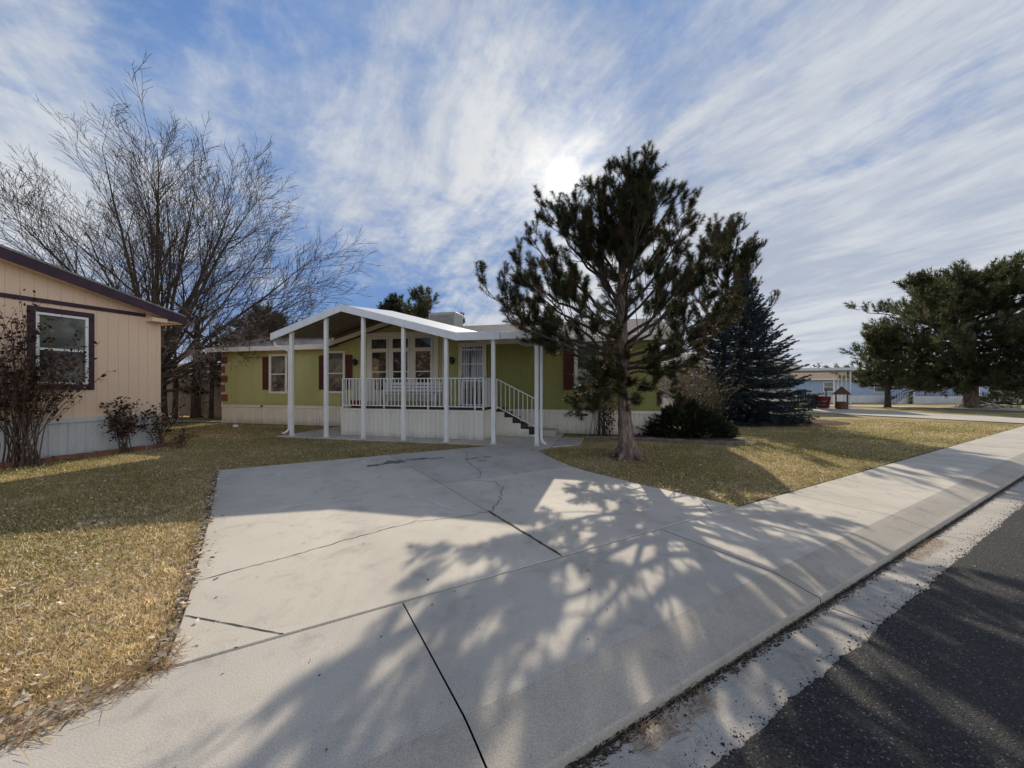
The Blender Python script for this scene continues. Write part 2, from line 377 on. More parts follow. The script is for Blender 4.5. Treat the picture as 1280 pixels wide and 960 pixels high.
def slab(mb, poly, top, thick=0.12, gap=0.006, bev=0.006):
    """a cast slab: the polygon pulled in by half a joint, with an eased edge"""
    n = len(poly); c = Vector((sum(p[0] for p in poly) / n, sum(p[1] for p in poly) / n))
    def inset(dd):
        out = []
        for i in range(n):
            p0, p1, p2 = Vector(poly[i - 1]), Vector(poly[i]), Vector(poly[(i + 1) % n])
            e1 = (p1 - p0).normalized(); e2 = (p2 - p1).normalized()
            n1 = Vector((-e1.y, e1.x)); n2 = Vector((-e2.y, e2.x))
            b = (n1 + n2); b = b / max(b.length, 1e-6); m = dd / max(b.dot(n1), 0.4)
            out.append(p1 + b * m)
        return out
    a = inset(gap); b = inset(gap + bev)
    tz = (lambda x, y: top(x, y)) if callable(top) else (lambda x, y: top)
    vs = [(p.x, p.y, tz(p.x, p.y) - thick) for p in a] + [(p.x, p.y, tz(p.x, p.y) - bev) for p in a] + [(p.x, p.y, tz(p.x, p.y)) for p in b]
    fs = [(i, (i + 1) % n, n + (i + 1) % n, n + i) for i in range(n)] + [(n + i, n + (i + 1) % n, 2 * n + (i + 1) % n, 2 * n + i) for i in range(n)]
    fs.append(tuple(range(2 * n, 3 * n)))
    mb.add(vs, fs)
def rpoly(*pts): return [RW(s, p)[:2] for s, p in pts]

# road, gutter pan, kerb and pavement share one long cross-section
mb = MB()
edge = []
s = -14.0
while s < 150:
    edge.append((s, 1.015 + (random.gauss(0, 0.006) + 0.012 * math.sin(s * 7.1) * math.sin(s * 2.3) if s < 14 else 0)))
    s += 0.035 if -1 < s < 9 else (0.3 if s < 14 else 12)
vs = []
for s_, p_ in edge:
    vs += [RW(s_, p_, -0.088), RW(s_, p_ - 0.012, -0.076), RW(s_, -3.0, -0.02), RW(s_, -7.0, -0.08)]
fs = []
for i in range(len(edge) - 1):
    for j in range(3): fs.append((i * 4 + j, i * 4 + j + 1, i * 4 + j + 5, i * 4 + j + 4))
mb.add(vs, [f[::-1] for f in fs]); tag(mb.build('road', M['asphalt']), kind='structure')

JS = [-11.0, -8.1, -5.2, -2.25, 0.745, 3.61, 6.45, 9.1, 12.1, 15.1, 18.1, 21.1, 24.1, 27.0, 31.0, 34, 37, 40, 43, 46, 50, 56, 64, 80, 120]
mbk, mbg, mbw = MB(), MB(), MB()
for a, b in zip(JS[:-1], JS[1:]):
    g_ = 0.005
    prof = [(0.90, -0.092), (1.02, -0.090), (1.16, -0.098), (1.34, -0.112)]
    n = len(prof)
    mbg.add([RW(s_, p, z) for s_ in (a + g_, b - g_) for p, z in prof], [(i, n + i, n + i + 1, i + 1) for i in range(n - 1)])
    prof = [(1.366, -0.135), (1.371, -0.072), (1.382, -0.063), (1.43, -0.056), (1.55, -0.030), (1.66, -0.009), (1.7235, -0.001)]
    n = len(prof)
    mbk.add([RW(s_, p, z) for s_ in (a + g_, b - g_) for p, z in prof], [(i, n + i, n + i + 1, i + 1) for i in range(n - 1)])
    prof = [(1.724, -0.001), (2.3, 0.0), (2.852, 0.0), (2.860, -0.008), (2.862, -0.12)]; n = len(prof)
    mbw = MB(); mbw.add([RW(s_, p, z) for s_ in (a + g_, b - g_) for p, z in prof], [(i, n + i, n + i + 1, i + 1) for i in range(n - 1)])
    tag(mbw.build('sidewalk', M['concrete']), kind='structure')
mbf = MB(); mbf.add([RW(-14, 1.3, -0.122), RW(120, 1.3, -0.122), RW(120, 1.40, -0.122), RW(-14, 1.40, -0.122)], [(0, 1, 2, 3)])
tag(mbf.build('gutter_flow_line', M['crack']), kind='structure')
tag(mbg.build('gutter', M['gutter']), kind='structure'); tag(mbk.build('kerb', M['kerb']), kind='structure')
mbu = MB(); mbu.add([RW(-14, 0.9, -0.16), RW(120, 0.9, -0.16), RW(120, 2.86, -0.16), RW(-14, 2.86, -0.16)], [(0, 1, 2, 3)])
tag(mbu.build('roadbed', M['crack']), kind='structure')

PORCH_F = -3.02
mb = MB(); slab(mb, rpoly((-0.60, 2.872), (2.24, 2.872), (2.20, 5.92), (-0.80, 5.92), (-0.62, 3.5)), 0.0, 0.1); tag(mb.build('driveway', M['concrete']), kind='structure')
mb = MB(); slab(mb, rpoly((2.24, 2.872), (5.17, 2.872), (5.11, 3.42), (4.97, 4.34), (4.88, 5.39), (4.90, 5.92), (2.20, 5.92)), 0.0, 0.1); tag(mb.build('driveway', M['concrete']), kind='structure')
mb = MB(); slab(mb, rpoly((-0.80, 5.92), (2.20, 5.92), (2.05, 9.11), (-1.09, 9.10)), 0.0, 0.1); tag(mb.build('driveway', M['concrete']), kind='structure')
pa = sp(*hw(13.1, PORCH_F)[:2]); pb = sp(*hw(14.72, PORCH_F)[:2])
mb = MB(); slab(mb, rpoly((2.20, 5.92), (4.90, 5.92), (5.02, 6.6), (5.24, 7.42), (5.40, 7.9), pb, pa, (4.79, 9.11), (2.05, 9.11)), 0.0, 0.1); tag(mb.build('driveway', M['concrete']), kind='structure')
mb = MB()
slab(mb, [hw(*p)[:2] for p in ((5.95, PORCH_F), (14.72, PORCH_F), (14.72, -0.02), (5.95, -0.02))], 0.0, 0.1)
tag(mb.build('porch_slab', M['concrete']), kind='structure')
mb = MB()
slab(mb, [hw(*p)[:2] for p in ((14.73, -2.85), (15.1, -2.6), (15.40, -2.2), (15.45, -0.9), (14.73, -0.9))], 0.0, 0.1)
tag(mb.build('walkway', M['gutter']), kind='structure')
# narrow pale path behind the tan home, and the neighbours' drives
def sheet(name, pts, mat, dz=0.004, div=8):
    """quad strip laid on the terrain"""
    a, b, c_, d_ = [Vector(p) for p in pts]; mb = MB(); vs = []
    for i in range(div + 1):
        for e0, e1 in ((a, b), (d_, c_)):
            q_ = e0.lerp(e1, i / div); vs.append((q_.x, q_.y, gz(q_.x, q_.y) + dz))
    mb.add(vs, [(2 * i, 2 * i + 2, 2 * i + 3, 2 * i + 1) for i in range(div)])
    return tag(mb.build(name, mat), kind='structure')
sheet('back_path', [(-21.5, 17.6), (-12.7, 16.75), (-12.6, 17.6), (-21.5, 18.4)], M['gutter'])
sheet('neighbour_driveway', [RW(27.0, 2.874)[:2], RW(27.0, 12.4)[:2], RW(33.5, 12.4)[:2], RW(31.0, 2.874)[:2]], M['concrete'])
sheet('far_driveway', [RW(39.5, 2.874)[:2], RW(39.5, 18.0)[:2], RW(45.0, 18.0)[:2], RW(43.5, 2.874)[:2]], M['concrete'], 0.004, 14)

def ribbon(name, pts, w, mat, z=0.003, jag=0.012, step=0.05):
    P = [Vector(p) for p in pts]; L = []
    for a, b in zip(P[:-1], P[1:]):
        n = max(2, int((b - a).length / step))
        for i in range(n): L.append(a.lerp(b, i / n))
    L.append(P[-1]); vs = []
    for i, p in enumerate(L):
        t = (L[min(i + 1, len(L) - 1)] - L[max(i - 1, 0)]).normalized(); nn = Vector((-t.y, t.x))
        j = random.gauss(0, jag); ww = w * random.uniform(0.45, 1.1)
        vs += [(*(p + nn * (j + ww / 2)), z), (*(p + nn * (j - ww / 2)), z)]
    mb = MB(); mb.add(vs, [(2 * i, 2 * i + 1, 2 * i + 3, 2 * i + 2) for i in range(len(L) - 1)])
    return tag(mb.build(name, mat), kind='structure')
rr = lambda *pts: [RW(s, p)[:2] for s, p in pts]
ribbon('driveway_crack', rr((-0.64, 4.02), (-0.3, 4.1), (0.05, 4.16), (0.53, 4.30), (1.0, 4.42), (1.33, 4.47), (1.8, 4.36), (2.21, 4.35)), 0.011, M['crack'])
ribbon('driveway_crack', rr((2.24, 4.36), (2.6, 4.75), (2.95, 5.3), (2.98, 5.7), (2.75, 5.93)), 0.012, M['crack'], jag=0.02)
ribbon('driveway_crack', rr((2.86, 5.95), (3.15, 6.5), (3.25, 7.3), (3.7, 8.4)), 0.012, M['crack'], jag=0.025)
ribbon('slab_joint', rr((-0.60, 3.46), (-0.01, 2.88)), 0.012, M['crack'], jag=0.001)
ribbon('slab_joint', rr((5.16, 3.44), (4.62, 2.88)), 0.012, M['crack'], jag=0.001)
ribbon('sealed_joint', rr((2.245, 2.9), (2.235, 4.4)), 0.03, M['crack'], jag=0.004)
def blot(name, s0, p0, rs, rp, mat, n=22, z=0.0035):
    vs = [RW(s0, p0, z)]
    for i in range(n):
        a = 2 * math.pi * i / n; r = random.uniform(0.55, 1.1); vs.append(RW(s0 + math.cos(a) * rs * r, p0 + math.sin(a) * rp * r, z))
    mb = MB(); mb.add(vs, [(0, 1 + i, 1 + (i + 1) % n) for i in range(n)])
    return tag(mb.build(name, mat), kind='structure')
for s0, p0, rs, rp in ((1.95, 8.2, .30, .22), (2.5, 8.25, .28, .10), (2.9, 8.15, .2, .07), (3.5, 7.7, .22, .06), (3.9, 7.7, .12, .05), (3.6, 7.35, .15, .05), (1.55, 8.05, .2, .12)):
    blot('oil_stain', s0, p0, rs, rp, M['oil'])
M['chalk'] = tex('chalk_scuff', (0.55, 0.53, 0.5), (0.68, 0.66, 0.62), 8, 0.9)
ribbon('chalk_scuff', rr((1.55, 5.55), (1.75, 5.1), (1.85, 4.62)), 0.05, M['chalk'], 0.0034, 0.012)
ribbon('chalk_scuff', rr((0.0, 8.35), (-0.12, 8.2), (-0.1, 8.0)), 0.06, M['chalk'], 0.0034)
ribbon('chalk_scuff', rr((1.45, 8.75), (1.4, 8.4), (1.45, 8.2)), 0.05, M['chalk'], 0.0034)

# bare dark soil where the turf stops short of the concrete
ribbon('soil_edge', rr((-0.63, 2.9), (-0.645, 3.5), (-0.83, 5.92), (-1.12, 9.1)), 0.07, M['crack'], -0.020, 0.012)
ribbon('soil_edge', rr((5.21, 2.9), (5.14, 3.42), (5.00, 4.34), (4.92, 5.39), (4.94, 5.92), (5.05, 6.6), (5.27, 7.42), (5.43, 7.9)), 0.07, M['crack'], -0.020, 0.012)
ribbon('soil_edge', rr((5.2, 2.90), (26.9, 2.90)), 0.07, M['crack'], -0.020, 0.012, 0.15)
# planting beds
def bed(name, poly, mat, z=0.0):
    mb = MB(); n = len(poly); c_ = (sum(p[0] for p in poly) / n, sum(p[1] for p in poly) / n)
    ring2 = [(c_[0] + (p[0] - c_[0]) * 0.8, c_[1] + (p[1] - c_[1]) * 0.8) for p in poly]
    vs = [(*p, -0.04) for p in poly] + [(*p, z + 0.03) for p in ring2] + [(*c_, z + 0.05)]
    fs = [(i, (i + 1) % n, n + (i + 1) % n, n + i) for i in range(n)] + [(n + i, n + (i + 1) % n, 2 * n) for i in range(n)]
    mb.add(vs, fs); return tag(mb.build(name, mat), kind='structure')
bed('planting_bed', [hw(*p)[:2] for p in ((15.5, -0.02), (15.5, -0.86), (17.0, -0.9), (18.4, -1.1), (19.9, -1.0), (20.2, -0.02))], M['mulch'])
bed('mulch_ring', [(10.9 + 4.1 * math.cos(t), 17.3 + 2.1 * math.sin(t)) for t in np.linspace(0, 2 * math.pi, 24)[:-1]], M['mulch'], 0.02)
tbp = lambda x, y: (T0[0] + TU[0] * x + TV[0] * y, T0[1] + TU[1] * x + TV[1] * y)
bed('mulch_strip', [tbp(-0.2, 0.01), tbp(-0.2, 0.42), tbp(4.2, 0.42), tbp(8.0, 0.42), tbp(8.0, 0.01), tbp(4, 0.01)], M['mulch'], -0.01)

# ------------------------------------------------------------------ house parts
def siding(x0, x1, z0, ztop, y=0.0, pitch=0.2, gw=0.012, gd=0.012, back=0.12, holes=()):
    """wall panel facing -y with vertical grooves; ztop(x) gives the top line"""
    mb = MB(); xs = []; x = x0
    prof = [(x0, y)]
    x = x0 + pitch
    while x < x1 - gw * 2:
        prof += [(x - gw / 2, y), (x - gw / 2 + 0.002, y + gd), (x + gw / 2 - 0.002, y + gd), (x + gw / 2, y)]; x += pitch
    prof.append((x1, y))
    n = len(prof)
    vs = [(a, b, z0) for a, b in prof] + [(a, b, ztop(a)) for a, b in prof]
    fs = [(i, i + 1, n + i + 1, n + i) for i in range(n - 1)]
    mb.add(vs, fs)
    return mb
def skirting(x0, x1, z0, z1, y=0.0, pitch=0.305):
    """vinyl skirting: broad flat pans between raised ribs, cap rail on top"""
    mb = MB(); prof = []; x = x0
    while x < x1:
        for dx, dy in ((0.0, 0.0), (0.115, 0.0), (0.125, 0.016), (0.15, 0.016), (0.16, 0.0), (0.275, 0.0), (0.283, 0.018), (0.298, 0.018)):
            if x + dx <= x1: prof.append((x + dx, y + dy))
        x += pitch
    prof.append((x1, y)); n = len(prof)
    mb.add([(a, b, z0) for a, b in prof] + [(a, b, z1) for a, b in prof], [(i, i + 1, n + i + 1, n + i) for i in range(n - 1)])
    return mb
def window(root, x0, x1, z0, z1, y, fm, gm, fw=0.09, rail=None, name='window', sash=True, proj=0.035, gm2=None):
    """frame (thing's part), panes and meeting rail as sub-parts; faces -y"""
    mb = MB(); b = 0.006
    mb.box(x0, x1, y - proj, y - 0.002, z1 - fw, z1, b); mb.box(x0, x1, y - proj, y - 0.002, z0, z0 + fw, b)
    mb.box(x0, x0 + fw, y - proj + 0.001, y - 0.002, z0 + fw, z1 - fw, b); mb.box(x1 - fw, x1, y - proj + 0.001, y - 0.002, z0 + fw, z1 - fw, b)
    f = mb.build(name, fm, root)
    r = rail if rail is not None else (z0 + z1) / 2
    if sash:
        mb = MB(); mb.box(x0 + fw, x1 - fw, y - proj + 0.006, y - 0.006, r - 0.022, r + 0.022)
        for u, v, t in ((z0 + fw, r - 0.022, 0.026), (r + 0.022, z1 - fw, 0.02)):
            mb.box(x0 + fw, x0 + fw + t, y - 0.024, y - 0.006, u, v); mb.box(x1 - fw - t, x1 - fw, y - 0.024, y - 0.006, u, v)
        mb.build('sash', fm, f)
        for u, v, g2 in ((z0 + fw, r - 0.022, gm2 or gm), (r + 0.022, z1 - fw, gm)):
            mb = MB(); mb.box(x0 + fw, x1 - fw, y - 0.012, y - 0.004, u, v); mb.build('pane', g2, f)
    else:
        mb = MB(); mb.box(x0 + fw, x1 - fw, y - 0.012, y - 0.004, z0 + fw, z1 - fw); mb.build('pane', gm, f)
    return f
def shutter(root, x0, x1, z0, z1, y, mat):
    mb = MB(); mb.box(x0, x1, y - 0.022, y - 0.002, z0, z1)
    w = 0.035
    mb.box(x0 + .001, x0 + w, y - 0.036, y - 0.022, z0 + .001, z1 - .001); mb.box(x1 - w, x1 - .001, y - 0.036, y - 0.022, z0 + .001, z1 - .001)
    n = int((z1 - z0) / 0.07)
    for i in range(n):
        z = z0 + (i + 0.5) * (z1 - z0) / n; mb.bar((x0 + w, y - 0.029, z), (x1 - w, y - 0.029, z), 0.012, 0.045, (0, -0.5, 1))
    return mb.build('shutter', mat, root)

# ================================================================== the green home
GH = thing('mobile_home', 'olive green manufactured home with maroon shutters and a white gabled front porch', 'house', (*H0, 0), -HA)
LX = 17.75; SK = 0.78; EV = 3.14
siding(0, 5.9, SK, lambda x: EV, pitch=0.102, gw=0.011, gd=0.011).build('wall', M['green'], GH)
M['greenshade'] = tex('shaded_olive_siding', (0.25, 0.24, 0.075), (0.30, 0.285, 0.10), 1.6, 0.75, 0.3, 50, 0.003, 0.2, 0.2, (1, 1, 0.3), 0, (0.55, 1.25))  # same olive paint, with the shade right of the porch put into its colour
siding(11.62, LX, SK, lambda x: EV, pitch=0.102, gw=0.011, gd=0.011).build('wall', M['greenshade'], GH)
DC, DH = 8.76, 4.03                                    # gable over the big windows
dz = lambda x: DH - abs(x - DC) * 0.278
siding(5.9, 11.62, SK, lambda x: dz(x) - 0.03, -0.035, 0.102, 0.011, 0.011).build('wall', M['green'], GH)
mb = MB(); mb.box(0, 5.88, 0.02, 0.06, 0.0, EV); mb.box(LX - 0.06, LX, 0.02, 8.2, 0, EV); mb.box(0, 0.06, 0.06, 8.2, 0, EV); mb.box(0.06, LX - .06, 8.14, 8.2, 0, EV)
mb.box(11.64, LX - 0.06, 0.02, 0.06, 0.0, EV); mb.box(5.88, 11.64, 0.02, 0.06, 0, EV)
mb.prism([(0.03, EV), (8.17, EV), (4.1, 4.32)], LX - 0.05, LX - 0.01, 'x'); mb.prism([(0.03, EV), (8.17, EV), (4.1, 4.32)], 0.01, 0.05, 'x')
mb.build('end_wall', M['green'], GH)
sk = skirting(0, 7.7, 0.0, 0.69, -0.02); sk.build('skirting', M['skirt'], GH)
skirting(12.70, LX, 0.0, 0.69, -0.02).build('skirting', M['skirt'], GH)
for xa, xb in ((-0.02, 7.72), (12.75, LX + 0.02)): mb = MB(); mb.box(xa, xb, -0.045, -0.001, 0.69, 0.79, 0.006); mb.build('skirting_cap', M['cream'], GH)
# main roof, low pitch, ridge along the house
mb = MB()
ry0, ry1, rz0, rz1 = -0.36, 8.56, 3.20, 4.42
zr0 = rz0 + 0.38 * (rz1 - rz0) / (4.1 - ry0)
mb.prism([(0.02, zr0), (0.03, rz0 - 0.05), (8.54, rz0 - 0.05), (ry1, rz0), (4.1, rz1)], -0.42, LX + 0.4, 'x')
for xa, xb in ((-0.42, 5.75), (11.75, LX + 0.4)): mb.prism([(ry0, rz0), (ry0 + .02, rz0 - 0.05), (0.029, rz0 - 0.05), (0.019, zr0 - 0.0005)], xa, xb, 'x')
rf = mb.build('roof', M['shingle'], GH)
mb = MB(); i = 0
for i in range(1, 16):                                   # courses of shingles, each lip a few millimetres proud
    yy = ry0 + i * 0.28
    if yy > 4.0: break
    z_ = rz0 + (yy - ry0) * (rz1 - rz0) / (4.1 - ry0)
    if yy > 0.0: mb.bar((-0.42, yy, z_ + 0.004), (LX + 0.4, yy, z_ + 0.004), 0.02, 0.012)
    else:
        for xa, xb in ((-0.42, 5.75), (11.75, LX + 0.4)): mb.bar((xa, yy, z_ + 0.004), (xb, yy, z_ + 0.004), 0.02, 0.012)
mb.build('shingle_course', M['shingle'], rf)
mb = MB(); mb.box(-0.43, 5.62, ry0 - 0.03, ry0 - 0.001, 3.01, 3.195, 0.005); mb.box(-0.41, 5.62, ry0, -0.01, 3.05, 3.075); mb.box(-0.435, -0.405, ry0, 0.4, 3.01, 3.19); mb.build('fascia', M['cream'], GH)
mb = MB(); mb.box(11.9, LX + 0.42, ry0 - 0.03, ry0 - 0.001, 3.01, 3.195, 0.005)
mb.box(11.9, LX + .4, ry0, -0.01, 3.05, 3.075)
mb.bar((LX + 0.41, ry0, 3.09), (LX + 0.41, 4.1, 4.32), 0.03, 0.18); mb.bar((LX + 0.41, 8.5, 3.09), (LX + 0.41, 4.1, 4.32), 0.03, 0.18)
mb.build('fascia', M['cream'], GH)
# gable over the living room
mb = MB()
for sgn in (-1, 1):
    e = 3.15; mb.prism([(DC, DH), (DC + sgn * e, DH - e * 0.278), (DC + sgn * e, DH - e * 0.278 + 0.07), (DC, DH + 0.07)][::sgn], -0.40, 3.2, 'y')
mb.build('gable_roof', M['shingle'], GH)
mb = MB()
for sgn in (-1, 1): mb.bar((DC, -0.425, DH - 0.01), (DC + sgn * 3.16, -0.425, DH - 3.16 * 0.278 - 0.01), 0.04, 0.15)
mb.build('rake_board', M['cream'], GH)
for xa, xb in ((5.95, 6.89), (10.48, 11.6)): mb = MB(); mb.box(xa, xb, -0.06, -0.037, 3.06, 3.11); mb.build('belt_trim', M['green'], GH)
for a in (6.90, 10.32):
    mb = MB(); mb.box(a, a + 0.15, -0.075, -0.036, 0.8, dz(a) - 0.12, 0.005); mb.build('corner_board', M['cream'], GH)
# quoins on the left corner
for i, z in enumerate((2.70, 2.29, 1.89, 1.49, 1.08)):
    mb = MB(); mb.box(-0.03, 0.30 if i % 2 == 0 else 0.16, -0.03, -0.001, z - 0.145, z + 0.145, 0.008)
    mb.box(-0.032, -0.002, 0.0, 0.16 if i % 2 == 0 else 0.3, z - 0.145, z + 0.145, 0.008); mb.build('quoin', M['quoin'], GH)
mb = MB(); mb.box(-0.03, 0.03, -0.008, 0.0, 0.8, 3.0); mb.build('corner_trim', M['cream'], GH)
# windows with shutters
W1 = dict(fm=M['cream'], gm=M['glassblind'], gm2=M['glass'])
window(GH, 2.51, 3.44, 1.27, 2.90, 0, rail=2.07, **W1); shutter(GH, 2.19, 2.50, 1.43, 2.80, 0, M['maroon']); shutter(GH, 3.45, 3.76, 1.43, 2.80, 0, M['maroon'])
window(GH, 5.30, 6.22, 1.29, 2.96, -0.036, rail=2.08, **W1); shutter(GH, 4.98, 5.29, 1.44, 2.80, 0, M['maroon']); shutter(GH, 6.23, 6.54, 1.44, 2.80, -0.036, M['maroon'])
window(GH, 15.06, 15.98, 1.30, 3.0, 0, rail=2.1, **W1); shutter(GH, 14.70, 15.04, 1.45, 2.95, 0, M['maroon']); shutter(GH, 16.0, 16.34, 1.45, 2.95, 0, M['maroon'])
# wall of three tall windows with transoms, cream surround
mb = MB(); mb.box(7.18, 10.16, -0.058, -0.037, 1.02, 3.56, 0.005); mb.box(7.12, 10.22, -0.09, -0.037, 3.5, 3.60, 0.005); mb.build('window_surround', M['cream'], GH)
for a in (7.34, 8.24, 9.17):
    window(GH, a, a + 0.78, 2.93, 3.42, -0.058, M['cream'], M['glass'], 0.07, name='transom_window', sash=False)
    window(GH, a, a + 0.78, 1.36, 2.93, -0.058, M['cream'], M['glasswarm'], 0.07, rail=2.12, name='picture_window')
# front door behind a barred storm door
mb = MB(); mb.box(10.95, 11.05, -0.075, -0.036, 0.89, 3.04, .005); mb.box(11.90, 12.0, -0.075, -0.036, 0.89, 3.04, .005); mb.box(10.93, 12.02, -0.08, -0.036, 3.04, 3.13, .005)
dr = mb.build('door', M['cream'], GH)
mb = MB(); mb.box(11.05, 11.90, -0.042, -0.036, 0.89, 3.04); mb.build('door_leaf', M['glass'], dr)
mb = MB()
for x in (11.06, 11.86): mb.box(x, x + 0.04, -0.075, -0.05, 0.9, 3.03)
for z in (0.9, 1.75, 2.35, 2.85, 2.99): mb.box(11.10, 11.86, -0.073, -0.052, z, z + 0.04)
for i in range(1, 9): mb.box(11.10 + i * 0.0845 - 0.008, 11.10 + i * 0.0845 + 0.008, -0.07, -0.056, 0.94, 2.99)
mb.build('storm_door_bars', M['white'], dr)
mb = MB(); mb.box(11.40, 11.58, -0.05, -0.043, 1.5, 2.55); mb.build('door_glass', M['glassblind'], dr)
mb = MB(); mb.tube([(11.08, -0.075, 1.78), (11.08, -0.12, 1.78), (11.08, -0.12, 1.95), (11.08, -0.075, 1.95)], 0.012, 6); mb.build('door_handle', M['black'], dr)
for x in (6.73, 10.74):
    mb = MB(); mb.box(x - 0.05, x + 0.05, -0.06, -0.036, 2.42, 2.58); mb.bar((x, -0.06, 2.55), (x, -0.17, 2.60), 0.02, 0.02)
    mb.tube([(x, -0.17, 2.36), (x, -0.17, 2.40), (x, -0.17, 2.54), (x, -0.17, 2.58), (x, -0.17, 2.64)], [0.03, 0.06, 0.075, 0.085, 0.01], 8); mb.build('wall_lamp', M['black'], GH)
mb = MB(); mb.tube([(2.2, -0.0, 0.74), (2.2, -0.09, 0.74), (2.2, -0.12, 0.70)], 0.018, 6); mb.box(2.14, 2.26, -0.10, -0.085, 0.75, 0.78); mb.build('spigot', M['black'], GH)
mb = MB(); mb.box(15.3, 15.5, -0.05, -0.02, 0.60, 0.67); mb.build('skirting_vent', M['black'], GH)
# the porch: gabled metal roof that climbs slightly toward the house
PF, PB = -2.92, -0.12
prof = [(5.70, 3.25), (8.33, 4.05), (12.06, 3.06), (13.34, 3.05)]
mb = MB(); n = len(prof); RISE = 0.34
vs = []
for y, dzz in ((PF, 0), (PB, RISE)):
    vs += [(x, y, z + dzz) for x, z in prof] + [(x, y, z + dzz - 0.07) for x, z in prof]
fs = []
for i in range(n - 1):
    fs += [(i, i + 1, 2 * n + i + 1, 2 * n + i), (n + i + 1, n + i, 3 * n + i, 3 * n + i + 1), (i + 1, i, n + i, n + i + 1), (2 * n + i, 2 * n + i + 1, 3 * n + i + 1, 3 * n + i)]
fs += [(0, 2 * n, 3 * n, n), (n - 1, 2 * n - 1, 4 * n - 1, 3 * n - 1)]
mb.add(vs, fs); pr = mb.build('porch_roof', M['whitemetal'], GH)
mb = MB()
for i in range(n - 1):
    (xa, za), (xb, zb) = prof[i], prof[i + 1]
    mb.add([(xa, PF - 0.03, za + 0.02), (xb, PF - 0.03, zb + 0.02), (xb, PF - 0.03, zb - 0.20), (xa, PF - 0.03, za - 0.20),
            (xa, PF - 0.002, za + 0.02), (xb, PF - 0.002, zb + 0.02), (xb, PF - 0.002, zb - 0.20), (xa, PF - 0.002, za - 0.20)],
           [(3, 2, 1, 0), (4, 5, 6, 7), (0, 1, 5, 4), (2, 3, 7, 6), (0, 4, 7, 3), (1, 2, 6, 5)])
mb.build('porch_fascia', M['whitemetal'], GH)
mb = MB(); mb.add([(5.69, PF, 3.27), (5.69, PB, 3.27 + RISE), (5.69, PB, 3.06 + RISE), (5.69, PF, 3.06), (5.66, PF, 3.27), (5.66, PB, 3.27 + RISE), (5.66, PB, 3.06 + RISE), (5.66, PF, 3.06)],
    [(0, 1, 2, 3), (7, 6, 5, 4), (0, 4, 5, 1), (2, 6, 7, 3), (0, 3, 7, 4), (1, 5, 6, 2)])
mb.build('porch_gutter', M['whitemetal'], GH); mb = MB()
mb.add([(13.35, PF, 3.07), (13.35, PB, 3.07 + RISE), (13.35, PB, 2.86 + RISE), (13.35, PF, 2.86), (13.38, PF, 3.07), (13.38, PB, 3.07 + RISE), (13.38, PB, 2.86 + RISE), (13.38, PF, 2.86)],
    [(3, 2, 1, 0), (4, 5, 6, 7), (1, 5, 4, 0), (3, 7, 6, 2), (4, 7, 3, 0), (2, 6, 5, 1)])
mb.build('porch_gutter', M['whitemetal'], GH)
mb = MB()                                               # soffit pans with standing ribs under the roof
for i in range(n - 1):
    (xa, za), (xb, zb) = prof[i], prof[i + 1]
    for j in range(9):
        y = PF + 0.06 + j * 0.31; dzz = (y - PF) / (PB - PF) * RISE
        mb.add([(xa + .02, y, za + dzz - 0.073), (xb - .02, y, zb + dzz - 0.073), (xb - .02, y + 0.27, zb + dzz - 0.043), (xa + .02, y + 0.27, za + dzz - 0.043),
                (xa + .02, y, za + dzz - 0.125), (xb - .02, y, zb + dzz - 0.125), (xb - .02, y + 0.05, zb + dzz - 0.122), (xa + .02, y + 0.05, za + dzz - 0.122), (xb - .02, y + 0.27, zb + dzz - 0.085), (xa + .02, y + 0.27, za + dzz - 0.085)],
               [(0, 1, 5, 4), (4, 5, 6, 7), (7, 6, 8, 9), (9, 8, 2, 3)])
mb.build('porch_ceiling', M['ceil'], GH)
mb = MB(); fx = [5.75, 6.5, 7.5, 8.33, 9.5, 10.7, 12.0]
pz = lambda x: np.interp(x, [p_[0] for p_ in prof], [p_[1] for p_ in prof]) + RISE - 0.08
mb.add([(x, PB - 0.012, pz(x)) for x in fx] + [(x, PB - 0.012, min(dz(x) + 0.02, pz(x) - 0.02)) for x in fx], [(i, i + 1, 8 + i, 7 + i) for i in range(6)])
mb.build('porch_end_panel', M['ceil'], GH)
PY = -2.80
def ztop(x):
    for (xa, za), (xb, zb) in zip(prof[:-1], prof[1:]):
        if xa <= x <= xb: return za + (zb - za) * (x - xa) / (xb - xa)
    return prof[-1][1]
for x in (6.38, 7.68, 9.01, 10.36, 11.72, 13.12):
    mb = MB(); mb.box(x - 0.052, x + 0.052, PY - 0.05, PY + 0.05, 0.0, ztop(x) - 0.13, 0.006)
    mb.box(x - 0.075, x + 0.075, PY - 0.07, PY + 0.07, 0.001, 0.02); mb.box(x - 0.06, x + 0.06, PY - 0.058, PY + 0.058, ztop(x) - 0.2, ztop(x) - 0.131); mb.build('porch_post', M['white'], GH)
mb = MB(); mb.box(13.4, 14.62, PF - 0.01, PB, 2.92, 3.0, 0.004); mb.box(13.38, 14.66, PF - 0.03, PF - 0.012, 2.86, 3.04, 0.003); mb.build('stair_canopy', M['whitemetal'], GH)
x = 14.33
mb = MB(); mb.box(x - 0.052, x + 0.052, PY - 0.05, PY + 0.05, 0.0, 2.91, 0.006); mb.box(x - 0.075, x + 0.075, PY - 0.07, PY + 0.07, 0.001, 0.02); mb.build('porch_post', M['white'], GH)
mb = MB(); mb.tube([(5.72, PY, 3.02), (5.74, PY, 2.9), (6.0, PY + 0.02, 2.80), (6.24, PY + 0.02, 2.72), (6.255, PY + 0.02, 2.6), (6.255, PY + 0.02, 0.22), (6.22, PY - 0.05, 0.12), (6.16, PY - 0.14, 0.08)], 0.036, 8); mb.build('downspout', M['white'], GH, True)
